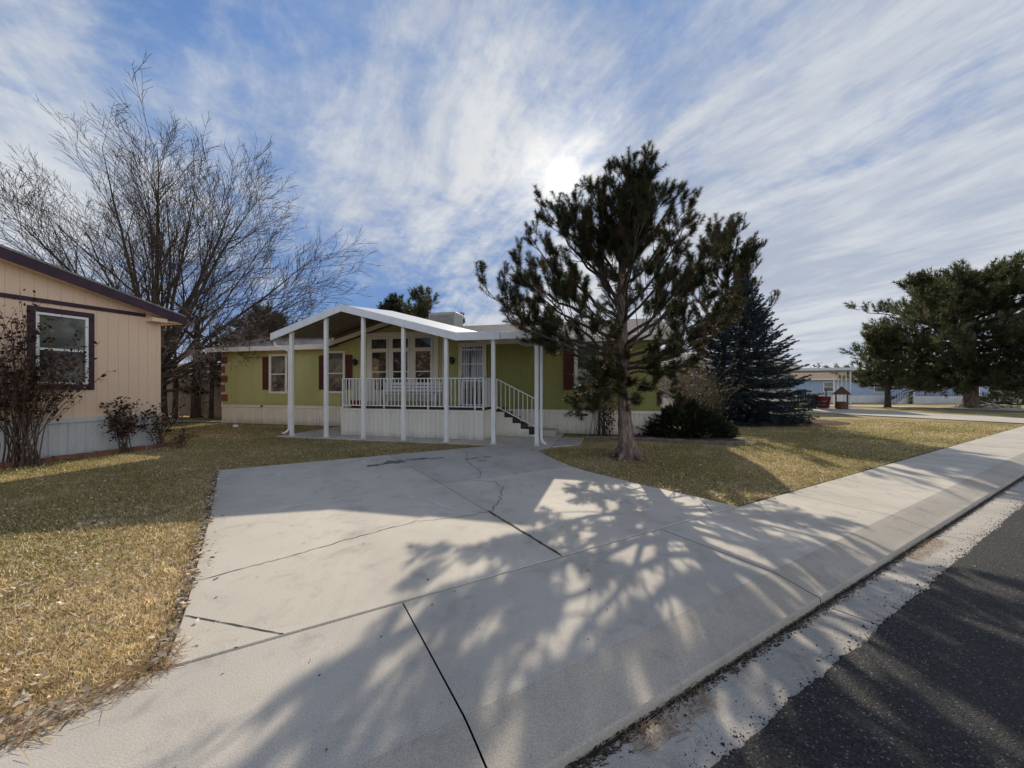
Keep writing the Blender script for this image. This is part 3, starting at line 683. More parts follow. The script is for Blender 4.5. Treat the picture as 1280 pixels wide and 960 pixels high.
mb = MB(); mb.tube([(14.45, PY, 2.9), (14.45, PY, 0.22), (14.49, PY - 0.06, 0.12), (14.6, PY - 0.16, 0.07)], 0.036, 8); mb.build('downspout', M['white'], GH, True)
# deck, railings and stair
DX0, DX1, DF, DZ = 7.78, 12.66, -2.25, 0.87
skirting(DX0, DX1, 0.005, DZ - 0.07, DF).build('deck_skirting', M['deckskirt'], GH)
s2 = skirting(0, 1.1, 0.005, DZ - 0.07, 0); s2.v = [(DX1 - b, DF + a, c_) for a, b, c_ in s2.v]; s2.build('deck_skirting', M['deckskirt'], GH)
s2 = skirting(0, 2.2, 0.005, DZ - 0.07, 0); s2.v = [(DX0 + b, DF + 2.2 - a, c_) for a, b, c_ in s2.v]; s2.build('deck_skirting', M['deckskirt'], GH)
mb = MB(); mb.box(DX0 - 0.02, DX1 + 0.02, DF - 0.025, -0.05, DZ - 0.012, DZ); mb.box(DX0 - .018, DX1 + .018, DF - 0.022, DF + 0.04, DZ - 0.07, DZ - 0.013); mb.box(DX1 - 0.04, DX1 + 0.018, DF + .04, -1.16, DZ - 0.07, DZ - 0.013); mb.build('deck', M['deckskirt'], GH)
mb = MB(); mb.box(DX0 + 0.05, DX1 - 0.05, DF + 0.05, -0.08, DZ + 0.001, DZ + 0.012); mb.build('deck_floor', M['tread'], GH)
def railing(a, b, z0, z1, zt0, zt1, pitch=0.125, posts=True):
    mb = MB(); A = Vector(a); B = Vector(b); L = (B - A).length
    P = lambda t, z: (A.x + (B.x - A.x) * t, A.y + (B.y - A.y) * t, z)
    lo = lambda t: z0 + (zt0 - z0) * t; hi = lambda t: z1 + (zt1 - z1) * t
    mb.bar(P(0, hi(0)), P(1, hi(1)), 0.045, 0.03); mb.bar(P(0, lo(0)), P(1, lo(1)), 0.03, 0.03)
    n = max(2, int(L / pitch))
    for i in range(1, n): t = i / n; mb.bar(P(t, lo(t) + 0.01), P(t, hi(t) - 0.01), 0.022, 0.022, (0, 1, 0))
    for i in range(0, n + 1, max(1, n // max(1, round(L / 1.6)))): t = min(1, i / n); mb.bar(P(t, lo(t) - 0.09), P(t, hi(t) + 0.012), 0.036, 0.036, (0, 1, 0))
    mb.bar(P(1, lo(1) - 0.09), P(1, hi(1) + 0.012), 0.036, 0.036, (0, 1, 0))
    return mb.build('deck_railing', M['white'], GH)
railing((DX0 + 0.04, DF + 0.04), (DX1 - 0.04, DF + 0.04), DZ + 0.10, DZ + 0.95, DZ + 0.10, DZ + 0.95)
railing((DX0 + 0.04, DF + 0.08), (DX0 + 0.04, -0.1), DZ + 0.10, DZ + 0.95, DZ + 0.10, DZ + 0.95)
railing((DX1 - 0.04, DF + 0.08), (DX1 - 0.04, -1.18), DZ + 0.10, DZ + 0.95, DZ + 0.10, DZ + 0.95)
SX0, SX1, SY = 12.69, 14.02, -1.16
mb = MB(); mt = MB(); n = 5
pts = [(SX0, 0.005)]
for i in range(n):
    z = DZ - (i + 1) * DZ / n + 0.0; xa = SX0 + i * (SX1 - SX0) / n; xb = SX0 + (i + 1) * (SX1 - SX0) / n
    if i < n - 1: mt.box(xa + 0.002, xb + 0.02, SY + 0.06, -0.1, z + 0.001, z + 0.03)
    mt.box(xa - 0.004 if i else xa, xa + 0.012, SY + 0.06, -0.1, z + 0.031 if i < n - 1 else 0.01, z + DZ / n)
st = [(SX0, 0.005), (SX1, 0.005)]
for i in range(n - 1, -1, -1):
    z = DZ - (i + 0.62) * DZ / n; xa = SX0 + i * (SX1 - SX0) / n; xb = SX0 + (i + 1) * (SX1 - SX0) / n
    st += [(xb, z), (xa, z)]
mb.prism(st, SY, SY + 0.05, 'y'); sr = mb.build('stair', M['deckskirt'], GH); mt.build('tread', M['tread'], sr)
railing((SX0 + 0.02, SY + 0.02), (SX1 - 0.02, SY + 0.02), DZ + 0.06, DZ + 0.94, 0.30, 1.17, 0.14)
# things on and by the porch
t = thing('step_block', 'grey concrete step block at the foot of the porch stair', 'step', hw(14.25, -0.6, 0.0), -HA)
mb = MB(); mb.box(-0.2, 0.28, -0.3, 0.3, 0.002, 0.19, 0.012); mb.build('block', M['kerb'], t)
t = thing('planter_box', 'small red planter box on the deck behind the railing', 'planter', hw(8.15, -1.9, DZ + 0.013), -HA)
mb = MB(); mb.prism([(-0.17, 0.0), (0.17, 0.0), (0.2, 0.2), (-0.2, 0.2)], -0.1, 0.1, 'y'); mb.box(-0.21, 0.21, -0.115, 0.115, 0.2, 0.225, .004); mb.build('box', M['red'], t)
t = thing('porch_bench', 'white slatted bench under the three tall windows on the deck', 'bench', hw(9.6, -0.62, DZ + 0.013), -HA)
mb = MB()
for i in range(5): mb.box(-1.45, 0.85, -0.25 + i * 0.1, -0.17 + i * 0.1, 0.42, 0.445)
mb.build('seat', M['white'], t)
mb = MB()
for i in range(3): mb.box(-1.45, 0.85, 0.27, 0.295, 0.50 + i * 0.12, 0.59 + i * 0.12)
mb.build('backrest', M['white'], t)
for x in (-1.4, 0.75):
    for y in (-0.2, 0.25): mb = MB(); mb.box(x, x + 0.05, y, y + 0.05, 0, 0.42 if y < 0 else 0.82); mb.build('leg', M['white'], t)
t = thing('evaporative_cooler', 'boxy grey cooler standing on the roof ridge above the porch', 'cooler', hw(9.0, 3.2, 4.12), -HA)
mb = MB(); mb.box(-0.65, 0.65, -0.45, 0.45, 0.05, 0.72, 0.02); h = mb.build('housing', M['acbox'], t)
mb = MB()
for i in range(9): mb.bar((-0.55, -0.465, 0.15 + i * 0.055), (0.55, -0.465, 0.15 + i * 0.055), 0.02, 0.03, (0, -0.6, 1))
mb.build('louvre', M['acbox'], h)
mb = MB(); mb.box(-0.6, 0.6, -0.4, 0.4, -0.12, 0.05); mb.build('roof_curb', M['shingle'], t)
t = thing('utility_cap', 'small white cap lying in the grass left of the porch', 'utility cap', hw(2.0, -1.05, -0.02))
mb = MB(); mb.tube([(0, 0, 0), (0, 0, 0.07), (0, 0, 0.085)], [0.10, 0.10, 0.08], 14); mb.build('cap', M['white'], t)

# ================================================================== the tan home on the left
TA = math.atan2(TU[1], TU[0])
TH = thing('mobile_home', 'tan manufactured home with plum trim at the left edge', 'house', (*T0, 0), TA)
TW, TD = 8.2, 17.0
rake = lambda x: 3.56 + 0.257 * (min(x, TW - x) + 0.45)
def flip(mb): mb.v = [(TW - a, -b, c_) for a, b, c_ in mb.v]; return mb        # siding() faces -y; this wall faces +y
flip(siding(0, TW, 0.80, lambda x: rake(x) - 0.16, 0.0, 0.203, 0.01, 0.008)).build('wall', M['tan'], TH)
mb = MB(); mb.box(0.0, 0.05, -TD, -0.02, 0.0, 3.45); mb.box(TW - 0.05, TW, -TD, -0.02, 0, 3.45); mb.box(0.05, TW - 0.05, -TD, -TD + 0.05, 0, 3.45)
mb.prism([(0.05, 3.46), (TW - .05, 3.46), (TW / 2, rake(TW / 2) - 0.15)], -TD, -TD + 0.05, 'y'); mb.build('side_wall', M['tan'], TH)
flip(skirting(0, TW, 0.0, 0.75, -0.015, 0.305)).build('skirting', M['greyskirt'], TH)
mb = MB(); mb.box(-0.02, TW, 0.002, 0.045, 0.75, 0.86, 0.005); mb.build('skirting_cap', M['greyskirt'], TH)
mb = MB(); mb.box(-0.006, 0.09, 0.002, 0.014, 0.87, 3.30); mb.build('corner_board', M['tan'], TH)
mb = MB(); mb.box(0.34, TW - 0.35, 0.003, 0.03, 3.41, 3.50, 0.004); mb.build('belt_board', M['purple'], TH)
mb = MB(); e = 0.45
zf = lambda x: rake(x)
mb.prism([(-e, zf(-e)), (TW / 2, zf(TW / 2)), (TW + e, zf(-e)), (TW + e, zf(-e) - 0.04), (TW / 2, zf(TW / 2) - 0.05), (-e, zf(-e) - 0.04)][::-1], -TD - 0.3, 0.31, 'y'); mb.build('roof', M['shingle'], TH)
mb = MB()
for x0, x1 in ((-e, TW / 2), (TW + e, TW / 2)):
    mb.add([(x0, 0.30, zf(-e) - 0.05), (x1, 0.30, zf(TW / 2) - 0.055), (x1, 0.30, zf(TW / 2) - 0.27), (x0, 0.30, zf(-e) - 0.25), (x0, 0.265, zf(-e) - 0.05), (x1, 0.265, zf(TW / 2) - 0.055), (x1, 0.265, zf(TW / 2) - 0.27), (x0, 0.265, zf(-e) - 0.25)],
           [(0, 1, 2, 3), (7, 6, 5, 4), (0, 4, 5, 1), (2, 6, 7, 3), (0, 3, 7, 4), (1, 5, 6, 2)])
mb.box(-e - 0.03, -e, -TD, 0.299, zf(-e) - 0.25, zf(-e) - 0.045); mb.build('fascia', M['purple'], TH)
mb = MB(); mb.box(-e, -0.01, -TD, 0.262, zf(-e) - 0.23, zf(-e) - 0.21); mb.add([(-e, 0.01, zf(-e) - .24), (TW / 2, 0.01, zf(TW / 2) - .26), (TW / 2, 0.262, zf(TW / 2) - .26), (-e, 0.262, zf(-e) - .24)], [(0, 1, 2, 3)]); mb.build('soffit', M['tan'], TH)
# bracket where the rake board returns to the wall
mb = MB(); mb.box(-0.02, 0.32, 0.003, 0.26, 3.30, 3.40); mb.build('eave_return', M['tan'], TH)
mb = MB(); wy = 0.026
for a, b, c_, d_ in ((1.35, 2.42, 3.20, 3.32), (1.35, 2.42, 1.50, 1.63), (1.35, 1.46, 1.63, 3.20), (2.30, 2.42, 1.63, 3.20)): mb.box(a, b, 0.002, wy + (0.001 if d_ - c_ < 0.5 else 0), c_, d_, 0.004)
mb.build('window_trim', M['purple'], TH)
wm = MB(); fw = 0.05; a, b, c_, d_ = 1.462, 2.298, 1.632, 3.198
wm.box(a, b, 0.002, 0.04, d_ - fw, d_); wm.box(a, b, 0.002, 0.04, c_, c_ + fw); wm.box(a, a + fw, 0.002, 0.039, c_ + fw, d_ - fw); wm.box(b - fw, b, 0.002, 0.039, c_ + fw, d_ - fw)
w = wm.build('window', M['white'], TH)
mb = MB(); mb.box(a + fw, b - fw, 0.004, 0.034, 2.38, 2.43); mb.build('sash', M['white'], w)
mb = MB(); mb.box(a + fw, b - fw, 0.003, 0.012, 2.43, d_ - fw); mb.build('pane', M['glassblind'], w)
mb = MB(); mb.box(a + fw, b - fw, 0.003, 0.012, c_ + fw, 2.38); mb.build('pane', M['glass'], w)

# ================================================================== neighbours' homes
def gable_home(name, label, loc, rz, L, D, sk_h, eave, rise, wallm, skm, roofm, trim, wins, door=None):
    h = thing(name, label, 'house', loc, rz)
    siding(0, L, sk_h, lambda x: eave, 0, 0.2, 0.012, 0.008).build('wall', wallm, h)
    mb = MB(); mb.box(0.0, 0.05, 0.03, D, 0.0, eave); mb.box(L - 0.05, L, 0.03, D, 0, eave); mb.box(0.05, L - 0.05, D - 0.05, D, 0, eave)
    mb.prism([(0.03, eave), (D, eave), (D / 2, eave + rise)], 0.01, 0.05, 'x'); mb.prism([(0.03, eave), (D, eave), (D / 2, eave + rise)], L - 0.05, L - 0.01, 'x'); mb.build('end_wall', wallm, h)
    skirting(0, L, 0.0, sk_h, -0.02).build('skirting', skm, h)
    mb = MB(); mb.box(0, L, -0.04, -0.001, sk_h - 0.03, sk_h + 0.05); mb.build('skirting_cap', trim, h)
    mb = MB(); o = 0.4; k_ = rise / (D / 2)
    mb.prism([(-o, eave - o * k_ + 0.10), (D / 2, eave + rise + 0.10), (D + o, eave - o * k_ + 0.10), (D + o, eave - o * k_ + 0.02), (D / 2, eave + rise + 0.01), (-o, eave - o * k_ + 0.02)][::-1], -0.3, L + 0.3, 'x'); mb.build('roof', roofm, h)
    mb = MB(); mb.box(-0.3, L + 0.3, -o - 0.03, -o - 0.001, eave - o * k_ - 0.09, eave - o * k_ + 0.095)
    mb.build('fascia', trim, h)
    for (x0, x1, z0, z1) in wins: window(h, x0, x1, z0, z1, 0, trim, M['glassfar'], 0.09)
    return h
# cream home behind the spruce
gable_home('mobile_home', 'cream manufactured home half hidden behind the blue spruce', (8.6, 28.0, gz(8.6, 28) - 0.02), -HA, 10.2, 8.2, 0.7, 2.95, 1.1, M['tan'] if False else M['fence'], M['skirt'], M['shingle'], M['cream'], [(1.0, 2.0, 1.3, 2.6), (3.2, 4.2, 1.3, 2.6), (7.0, 8.4, 1.3, 2.6)])
# pale blue home far right
bx, by = 37.0, 51.0; bz = gz(bx, by) - 0.03
BL = 26.0; BH = thing
bh = gable_home('mobile_home', 'pale blue manufactured home with brown roof beyond the carport', (34.0, 48.0, bz), R_(-3), BL, 8.4, 0.85, 3.0, 0.95, M['blue'], M['white'], M['brownshingle'], M['white'], [(4.6, 5.9, 1.35, 2.6), (10.6, 12.0, 1.3, 2.6), (15.0, 16.4, 1.3, 2.6)])
mb = MB(); mb.box(12.50, 19.70, -3.0, -0.05, 0.80, 0.9)
dk = mb.build('deck', M['white'], bh)
skirting(12.50, 19.70, 0, 0.79, -3.0).build('deck_skirting', M['white'], bh)
mb = MB()
for i in range(40): mb.box(12.60 + i * 0.18, 12.63 + i * 0.18, -2.98, -2.95, 0.95, 1.75)
mb.box(12.55, 19.65, -3.0, -2.93, 1.75, 1.81); mb.box(12.55, 19.65, -2.99, -2.94, 0.93, 0.97); mb.build('deck_railing', M['tread'], bh)
mb = MB()
for i in range(5): mb.box(11.20 + i * 0.26, 12.49, -2.4, -1.2, i * 0.17, (i + 1) * 0.17 - 0.002)
sr = mb.build('stair', M['white'], bh)
mb = MB()
for yy in (-2.42, -1.18):
    mb.bar((11.10, yy, 1.0), (12.50, yy, 1.85), 0.05, 0.05)
    for i in range(6): mb.bar((11.15 + i * 0.26, yy, 0.15 + i * 0.16), (11.15 + i * 0.26, yy, 1.02 + i * 0.16), 0.03, 0.03)
    mb.build('stair_railing', M['tread'], sr); mb = MB()
for xx in (12.50, 19.60): mb = MB(); mb.box(xx - 0.06, xx + 0.06, -3.02, -2.9, 0.0, 1.95); mb.build('deck_post', M['white'], bh)
# brown home at the far right, mostly behind the trees
gable_home('mobile_home', 'brown house deep in shade behind the broad pine at right', (62.0, 50.0, gz(60, 50) - 0.03), R_(-20), 15, 8, 0.6, 2.9, 1.2, M['wood'], M['skirt'], M['shingle'], M['cream'], [(1.5, 2.6, 1.2, 2.4), (6, 7.2, 1.2, 2.4)])
# brown roofed home behind the back fence
gable_home('mobile_home', 'low grey roofed house behind the beige back fence', (-31.0, 27.5, -0.02), -HA * 0.8, 13, 8, 0.6, 2.5, 0.75, M['fence'], M['skirt'], M['brownshingle'], M['cream'], [(4, 5, 1.2, 2.3)])

# ------------------------------------------------------------------ carport and what it shelters
CA = R_(-38)
CP = thing('carport', 'open carport with flat pale metal roof on slim white posts', 'carport', (22.86, 26.0, gz(22.9, 26)), CA + R_(10))
mb = MB(); mb.box(-3.6, 0.25, -0.25, 4.6, 2.70, 2.76); mb.box(-3.62, 0.27, -0.28, -0.252, 2.64, 2.82); mb.box(0.252, 0.28, -0.28, 4.6, 2.64, 2.82); mb.box(-3.64, -3.602, -.28, 4.6, 2.64, 2.82)
mb.build('roof', M['whitemetal'], CP)
mb = MB()
for i in range(12): mb.box(-3.58 + i * 0.32, -3.30 + i * 0.32, -0.24, 4.58, 2.62, 2.695)
mb.build('ceiling', M['ceil'], CP)
for i in range(5):
    mb = MB(); mb.box(-0.035, 0.035, i * 1.0 - 0.035, i * 1.0 + 0.035, 0.0, 2.64); mb.box(-.09, .09, i * 1.0 - .09, i * 1.0 + .09, 0.005, 0.03); mb.build('post', M['white'], CP)
mb = MB(); mb.box(-3.5, -3.4, 3.0, 3.1, 0, 2.6); mb.build('post', M['wood'], CP)
def cp(x, y, z=0):
    a = CA + R_(10); X = 22.86 + x * math.cos(a) - y * math.sin(a); Y = 26 + x * math.sin(a) + y * math.cos(a); return (X, Y, gz(X, Y) - 0.0 + z)
t = thing('barrel_tub', 'dark red tub standing on the carport floor', 'tub', cp(-1.35, 0.55), CA)
mb = MB(); mb.tube([(0, 0, 0.03), (0, 0, 0.06), (0, 0, 0.75), (0, 0, 0.84), (0, 0, 0.84), (0, 0, 0.78)], [0.30, 0.34, 0.43, 0.46, 0.41, 0.38], 16); mb.build('body', M['red'], t, True)
mb = MB(); mb.tube([(0, 0, 0.6), (0, 0, 0.63)], [0.425, 0.428], 16); mb.build('hoop', M['black'], t)
t = thing('wishing_well', 'brown wooden wishing well with a peaked little roof by the carport posts', 'wishing well', cp(-0.42, 0.15), CA)
mb = MB(); mb.tube([(0, 0, 0.02), (0, 0, 0.5)], [0.36, 0.36], 10); mb.build('tub', M['wood'], t)
mb = MB()
for x in (-0.3, 0.3): mb.box(x - 0.04, x + 0.04, -0.04, 0.04, 0.4, 1.15)
mb.build('post', M['wood'], t)
mb = MB(); mb.prism([(-0.5, 1.0), (0.5, 1.0), (0.0, 1.55)], -0.35, 0.35, 'y'); mb.build('roof', M['wood'], t)
t = thing('garden_chair', 'dark brown wooden chair at the back left of the carport', 'chair', cp(-2.5, 0.9), CA)
mb = MB(); mb.box(-0.28, 0.28, -0.28, 0.28, 0.4, 0.45); mb.build('seat', M['wood'], t)
mb = MB()
for i in range(4): mb.box(-0.27 + i * 0.14, -0.16 + i * 0.14, 0.24, 0.28, 0.45, 1.35)
mb.build('backrest', M['wood'], t)
for x in (-0.26, 0.2):
    for y in (-0.26, 0.2): mb = MB(); mb.box(x, x + 0.06, y, y + 0.06, 0, 0.4); mb.build('leg', M['wood'], t)
t = thing('storage_bin', 'black lidded bin beside the red tub in the carport', 'bin', cp(-1.95, 0.75), CA)
mb = MB(); mb.prism([(-0.24, 0.02), (0.24, 0.02), (0.3, 0.85), (-0.3, 0.85)], -0.26, 0.26, 'y'); b_ = mb.build('body', M['black'], t)
mb = MB(); mb.box(-0.32, 0.32, -0.29, 0.29, 0.851, 0.92, 0.015); mb.build('lid', M['black'], t)
t = thing('white_railing', 'short white picket railing seen through the carport', 'railing', cp(-2.9, 4.0), CA)
mb = MB()
for i in range(16): mb.box(i * 0.15, i * 0.15 + 0.05, -0.02, 0.02, 0.3, 1.15)
mb.box(-0.02, 2.34, -0.03, -0.021, 0.35, 0.42); mb.box(-0.02, 2.34, -0.03, -0.021, 1.02, 1.1)
mb.build('picket_panel', M['white'], t)
for x in (-0.06, 2.36): mb = MB(); mb.box(x - .04, x + .04, -.04, .04, 0, 1.3); mb.build('post', M['wood'], t)

# ------------------------------------------------------------------ back fence
FN = thing('fence', 'weathered beige panel fence behind the bare trees at left', 'fence', (-26.5, 22.0, -0.02), R_(-12))
mb = MB()
for i in range(90):
    zt = 1.85 + random.uniform(-0.02, 0.02); mb.box(i * 0.15, i * 0.15 + 0.142, random.uniform(-0.004, 0.004), 0.02, 0.05, zt)
mb.box(0, 13.5, 0.021, 0.06, 0.4, 0.49); mb.box(0, 13.5, 0.021, 0.06, 1.4, 1.49)
mb.build('board_panel', M['fence'], FN)
for i in range(6): mb = MB(); mb.box(i * 2.7 - 0.05, i * 2.7 + 0.05, -0.06, -0.005, 0, 1.95); mb.build('post', M['fence'], FN)
# brick edging of the bed and of the tan home
def edging(name, label, pts, mat, n_len=0.22, hgt=0.09, w=0.10):
    t = thing(name, label, 'edging', (*pts[0], 0)); mb = MB(); O = Vector((*pts[0], 0))
    for a, b in zip(pts[:-1], pts[1:]):
        A, B = Vector((*a, 0)) - O, Vector((*b, 0)) - O; L = (B - A).length; n = max(1, int(L / n_len)); d_ = (B - A).normalized()
        for i in range(n):
            p0 = A + d_ * (i * L / n + 0.004); p1 = A + d_ * ((i + 1) * L / n - 0.004); j = random.uniform(-0.012, 0.012)
            mb.bar(p0 + Vector((0, 0, hgt / 2 - 0.02 + j)), p1 + Vector((0, 0, hgt / 2 - 0.02 + j + random.uniform(-.008, .008))), w, hgt)
    mb.build('brick_row', mat, t); return t
edging('garden_edging', 'low stone edging along the bed under the right hand window', [hw(*p)[:2] for p in ((15.5, -0.9), (17.0, -0.94), (18.5, -1.14), (19.8, -1.04))], M['stone'])
edging('garden_edging', 'dark red edging along the foot of the tan home', [tbp(-0.1, 0.44), tbp(2, 0.46), tbp(4.5, 0.44), tbp(7.5, 0.44)], M['brick'])

# ------------------------------------------------------------------ vegetation
def rot_about(v, axis, a): return Matrix.Rotation(a, 3, axis) @ v
def rnd_perp(d):
    r = Vector((random.gauss(0, 1), random.gauss(0, 1), random.gauss(0, 1))); r = r - d * r.dot(d)
    return r.normalized() if r.length > 1e-6 else d.orthogonal().normalized()
def shoots_mesh(name, sh, per, nlen, width, ang, cols, mat, parent, root=0.15):
    """needle brushes: sh = list of (p, dir, length, shade index)"""
    P = np.array([s_[0] for s_ in sh], dtype=np.float64); D = nrm(np.array([s_[1] for s_ in sh], dtype=np.float64)); L = np.array([s_[2] for s_ in sh])
    K = np.array([s_[3] for s_ in sh])
    n = len(sh)
    P, D, L, K = [np.repeat(a, per, axis=0) for a in (P, D, L, K)]
    m = n * per
    t = rng.random(m) ** 0.8
    base = P + D * (L * t)[:, None]
    r = rng.normal(size=(m, 3)); r = nrm(r - D * (r * D).sum(1, keepdims=True))
    a = np.radians(ang[0] + (ang[1] - ang[0]) * rng.random(m)) * (1.15 - 0.5 * t)
    nd = D * np.cos(a)[:, None] + r * np.sin(a)[:, None]
    nl = nlen * (0.7 + 0.5 * rng.random(m))
    tip = base + nd * nl[:, None]; tip[:, 2] -= 0.06 * nl
    sd = nrm(np.cross(nd, rng.normal(size=(m, 3)))) * (width / 2)
    V = np.stack([base - sd, base + sd, tip], axis=1)
    C = np.array(cols)[K] * (0.65 + 0.7 * rng.random(m))[:, None]
    return arrmesh(name, V, 3, C, mat, parent)
def bez(a, b, c, n):
    return [a * (1 - t) ** 2 + b * (2 * t * (1 - t)) + c * (t * t) for t in [i / n for i in range(n + 1)]]

PINE_C = [(0.034, 0.038, 0.016), (0.050, 0.054, 0.022), (0.075, 0.072, 0.032), (0.11, 0.058, 0.032)]
def limb_with_shoots(mb, sh, a, c, r0, sag=0.1, dens=1.0, bare=0.35, shlen=(0.2, 0.36), seclen=0.42, up=0.45, brown=0.10):
    a = Vector(a); c = Vector(c); L = (c - a).length
    ctrl = (a + c) / 2 + Vector((random.gauss(0, 0.05) * L, random.gauss(0, 0.05) * L, -sag * L))
    n = max(5, int(L / 0.3)); pts = bez(a, ctrl, c, n)
    pts = [p + Vector((random.gauss(0, 0.014), random.gauss(0, 0.014), random.gauss(0, 0.014))) * L * (0 < i < n) for i, p in enumerate(pts)]
    mb.tube(pts, [max(0.008, r0 * (1 - 0.85 * i / n)) for i in range(n + 1)], 6)
    def put(p, d_, l):
        kk = 3 if random.random() < brown else random.choice((0, 0, 1, 1, 2))
        sh.append((tuple(p), tuple(d_), l, kk))
    ns = int(L * 5.2 * dens)
    for j in range(ns):
        f = bare * 0.6 + (1 - bare * 0.6) * (j + random.random()) / ns
        i = min(n - 1, int(f * n)); p = pts[i].lerp(pts[i + 1], f * n - i); tg = (pts[i + 1] - pts[i]).normalized()
        az_ = random.uniform(0, 2 * math.pi)
        sd = (tg * 0.8 + rnd_perp(tg) * 0.75 + Vector((0, 0, random.uniform(0.1, up * 1.4)))).normalized()
        l2 = (seclen * (1 - 0.6 * f) + 0.08) * min(L, 2.6) * random.uniform(0.45, 1.0)
        e = p + sd * l2 + Vector((0, 0, up * 0.3 * l2))
        q = bez(p, p + sd * l2 * 0.5 + Vector((0, 0, -0.04 * l2)), e, 4)
        mb.tube(q, [0.010, 0.009, 0.008, 0.006, 0.004], 4, False)
        m = max(2, int(l2 / 0.125 * dens))
        for h in range(m):
            ff = 1 - (h + random.random() * 0.8) / m * (0.6 if f > bare else 0.3)
            ii = min(3, int(ff * 4)); pp = q[ii].lerp(q[ii + 1], ff * 4 - ii); t2 = (q[ii + 1] - q[ii]).normalized()
            dd = (t2 * 0.7 + rnd_perp(t2) * random.uniform(0.1, 0.6) + Vector((0, 0, up * random.uniform(0.5, 1.5)))).normalized()
            put(pp, dd, random.uniform(*shlen))
            if random.random() < 0.55:
                put(pp + rnd_perp(dd) * 0.03, (dd + rnd_perp(dd) * 0.8 + Vector((0, 0, 0.3))).normalized(), random.uniform(*shlen) * 0.85)
    put(pts[-1], ((pts[-1] - pts[-2]).normalized() + Vector((0, 0, up))).normalized(), shlen[1])

def tx(px, py, Y): return ((px - 640) / 481 * Y, Y, 1.6 - (py - 482) / 481 * Y)     # only used to derive limb tips in metres

# ---- the front pine
PX, PYy = 2.60, 8.62
t = thing('pine_tree', 'tall open dark pine with flaky leaning trunk on the front lawn', 'tree', (PX, PYy, -0.02))
tr = [Vector(v) for v in ((2.62, 8.62, -0.08), (2.60, 8.62, 0.12), (2.55, 8.62, 0.45), (2.52, 8.62, 1.0), (2.49, 8.63, 1.9), (2.47, 8.63, 2.9), (2.46, 8.62, 3.8), (2.48, 8.62, 4.7), (2.68, 8.62, 5.35), (2.92, 8.62, 5.95), (3.02, 8.62, 6.3))]
O = Vector((PX, PYy, -0.02)); trl = [v - O for v in tr]
mb = MB()
rad = [0.29, 0.22, 0.165, 0.140, 0.125, 0.112, 0.095, 0.075, 0.05, 0.03, 0.012]
fine, fr = [], []
for i in range(len(trl) - 1):
    for j in range(5): fine.append(trl[i].lerp(trl[i + 1], j / 5)); fr.append(rad[i] + (rad[i + 1] - rad[i]) * j / 5)
fine.append(trl[-1]); fr.append(rad[-1])
mb.tube(fine, fr, 20)
mb.v = [(x + random.gauss(0, 0.007), y + random.gauss(0, 0.007), z) if z < 5 else (x, y, z) for x, y, z in mb.v]
for a in (0.3, 1.5, 2.6, 3.9, 5.2):       # root flare
    mb.tube([(math.cos(a) * 0.15, math.sin(a) * 0.15, 0.22), (math.cos(a) * 0.29, math.sin(a) * 0.29, 0.06), (math.cos(a) * 0.46, math.sin(a) * 0.46, -0.02)], [0.08, 0.075, 0.03], 7)
mb.build('trunk', M['bark'], t, True)
mb = MB(); sh = []
def trunk_at(z):
    for a, b in zip(trl[:-1], trl[1:]):
        if a.z <= z <= b.z: return a.lerp(b, (z - a.z) / (b.z - a.z))
    return trl[-1]
def L3(x, y, z): return Vector((x, y, z)) - O
limbs = [  # start height, tip x, y, z (world metres)
    (2.45, -0.50, 8.4, 3.55), (2.3, -0.02, 8.0, 2.95), (2.9, 0.10, 8.5, 4.30), (3.1, 0.42, 8.9, 5.05), (3.4, 0.80, 8.5, 5.40), (3.5, 1.05, 8.3, 5.2), (4.3, 1.85, 8.8, 6.05),
    (2.0, 0.25, 9.6, 3.3), (2.3, 0.5, 7.6, 3.6), (2.7, 0.35, 9.2, 4.0), (3.3, 1.2, 7.9, 5.2), (3.9, 1.6, 9.3, 5.6),
    (2.5, 4.55, 8.6, 4.95), (2.6, 4.20, 8.2, 4.35), (2.2, 4.75, 8.3, 3.5), (2.35, 4.3, 9.4, 4.0), (3.0, 3.75, 8.8, 4.6), (3.3, 3.80, 8.4, 5.2), (3.8, 3.85, 8.8, 5.5), (4.2, 3.55, 8.3, 5.7), (2.0, 4.9, 8.9, 2.9),
    (2.4, 2.9, 6.9, 3.6), (3.0, 2.3, 7.2, 4.4), (3.6, 2.7, 7.5, 5.2), (2.6, 2.6, 10.3, 3.9), (3.2, 2.4, 10.0, 4.7), (3.9, 2.9, 9.7, 5.3),
    (2.2, 1.1, 9.4, 2.9), (2.9, 1.4, 9.6, 4.0), (2.1, 4.2, 8.5, 2.6), (2.0, 1.7, 7.4, 2.7),
]
for h, x, y, z in limbs:
    limb_with_shoots(mb, sh, trunk_at(h), L3(x, y, z), 0.045, 0.15, 0.98, 0.5, (0.16, 0.30))
for i in range(20):                                           # the dense top
    h = random.uniform(3.9, 5.9); a = random.uniform(0, 2 * math.pi); l = (6.6 - h) * 0.36 + 0.2
    s0 = trunk_at(h); limb_with_shoots(mb, sh, s0, s0 + Vector((math.cos(a) * l, math.sin(a) * l, l * 1.0 + 0.15)), 0.028, 0.08, 1.35, 0.05, (0.14, 0.28), brown=0.03)
for i in range(14):
    s0 = trunk_at(random.uniform(5.5, 6.25)); sh.append((tuple(s0), (random.gauss(0, 0.4), random.gauss(0, 0.4), 1), 0.4, 0))
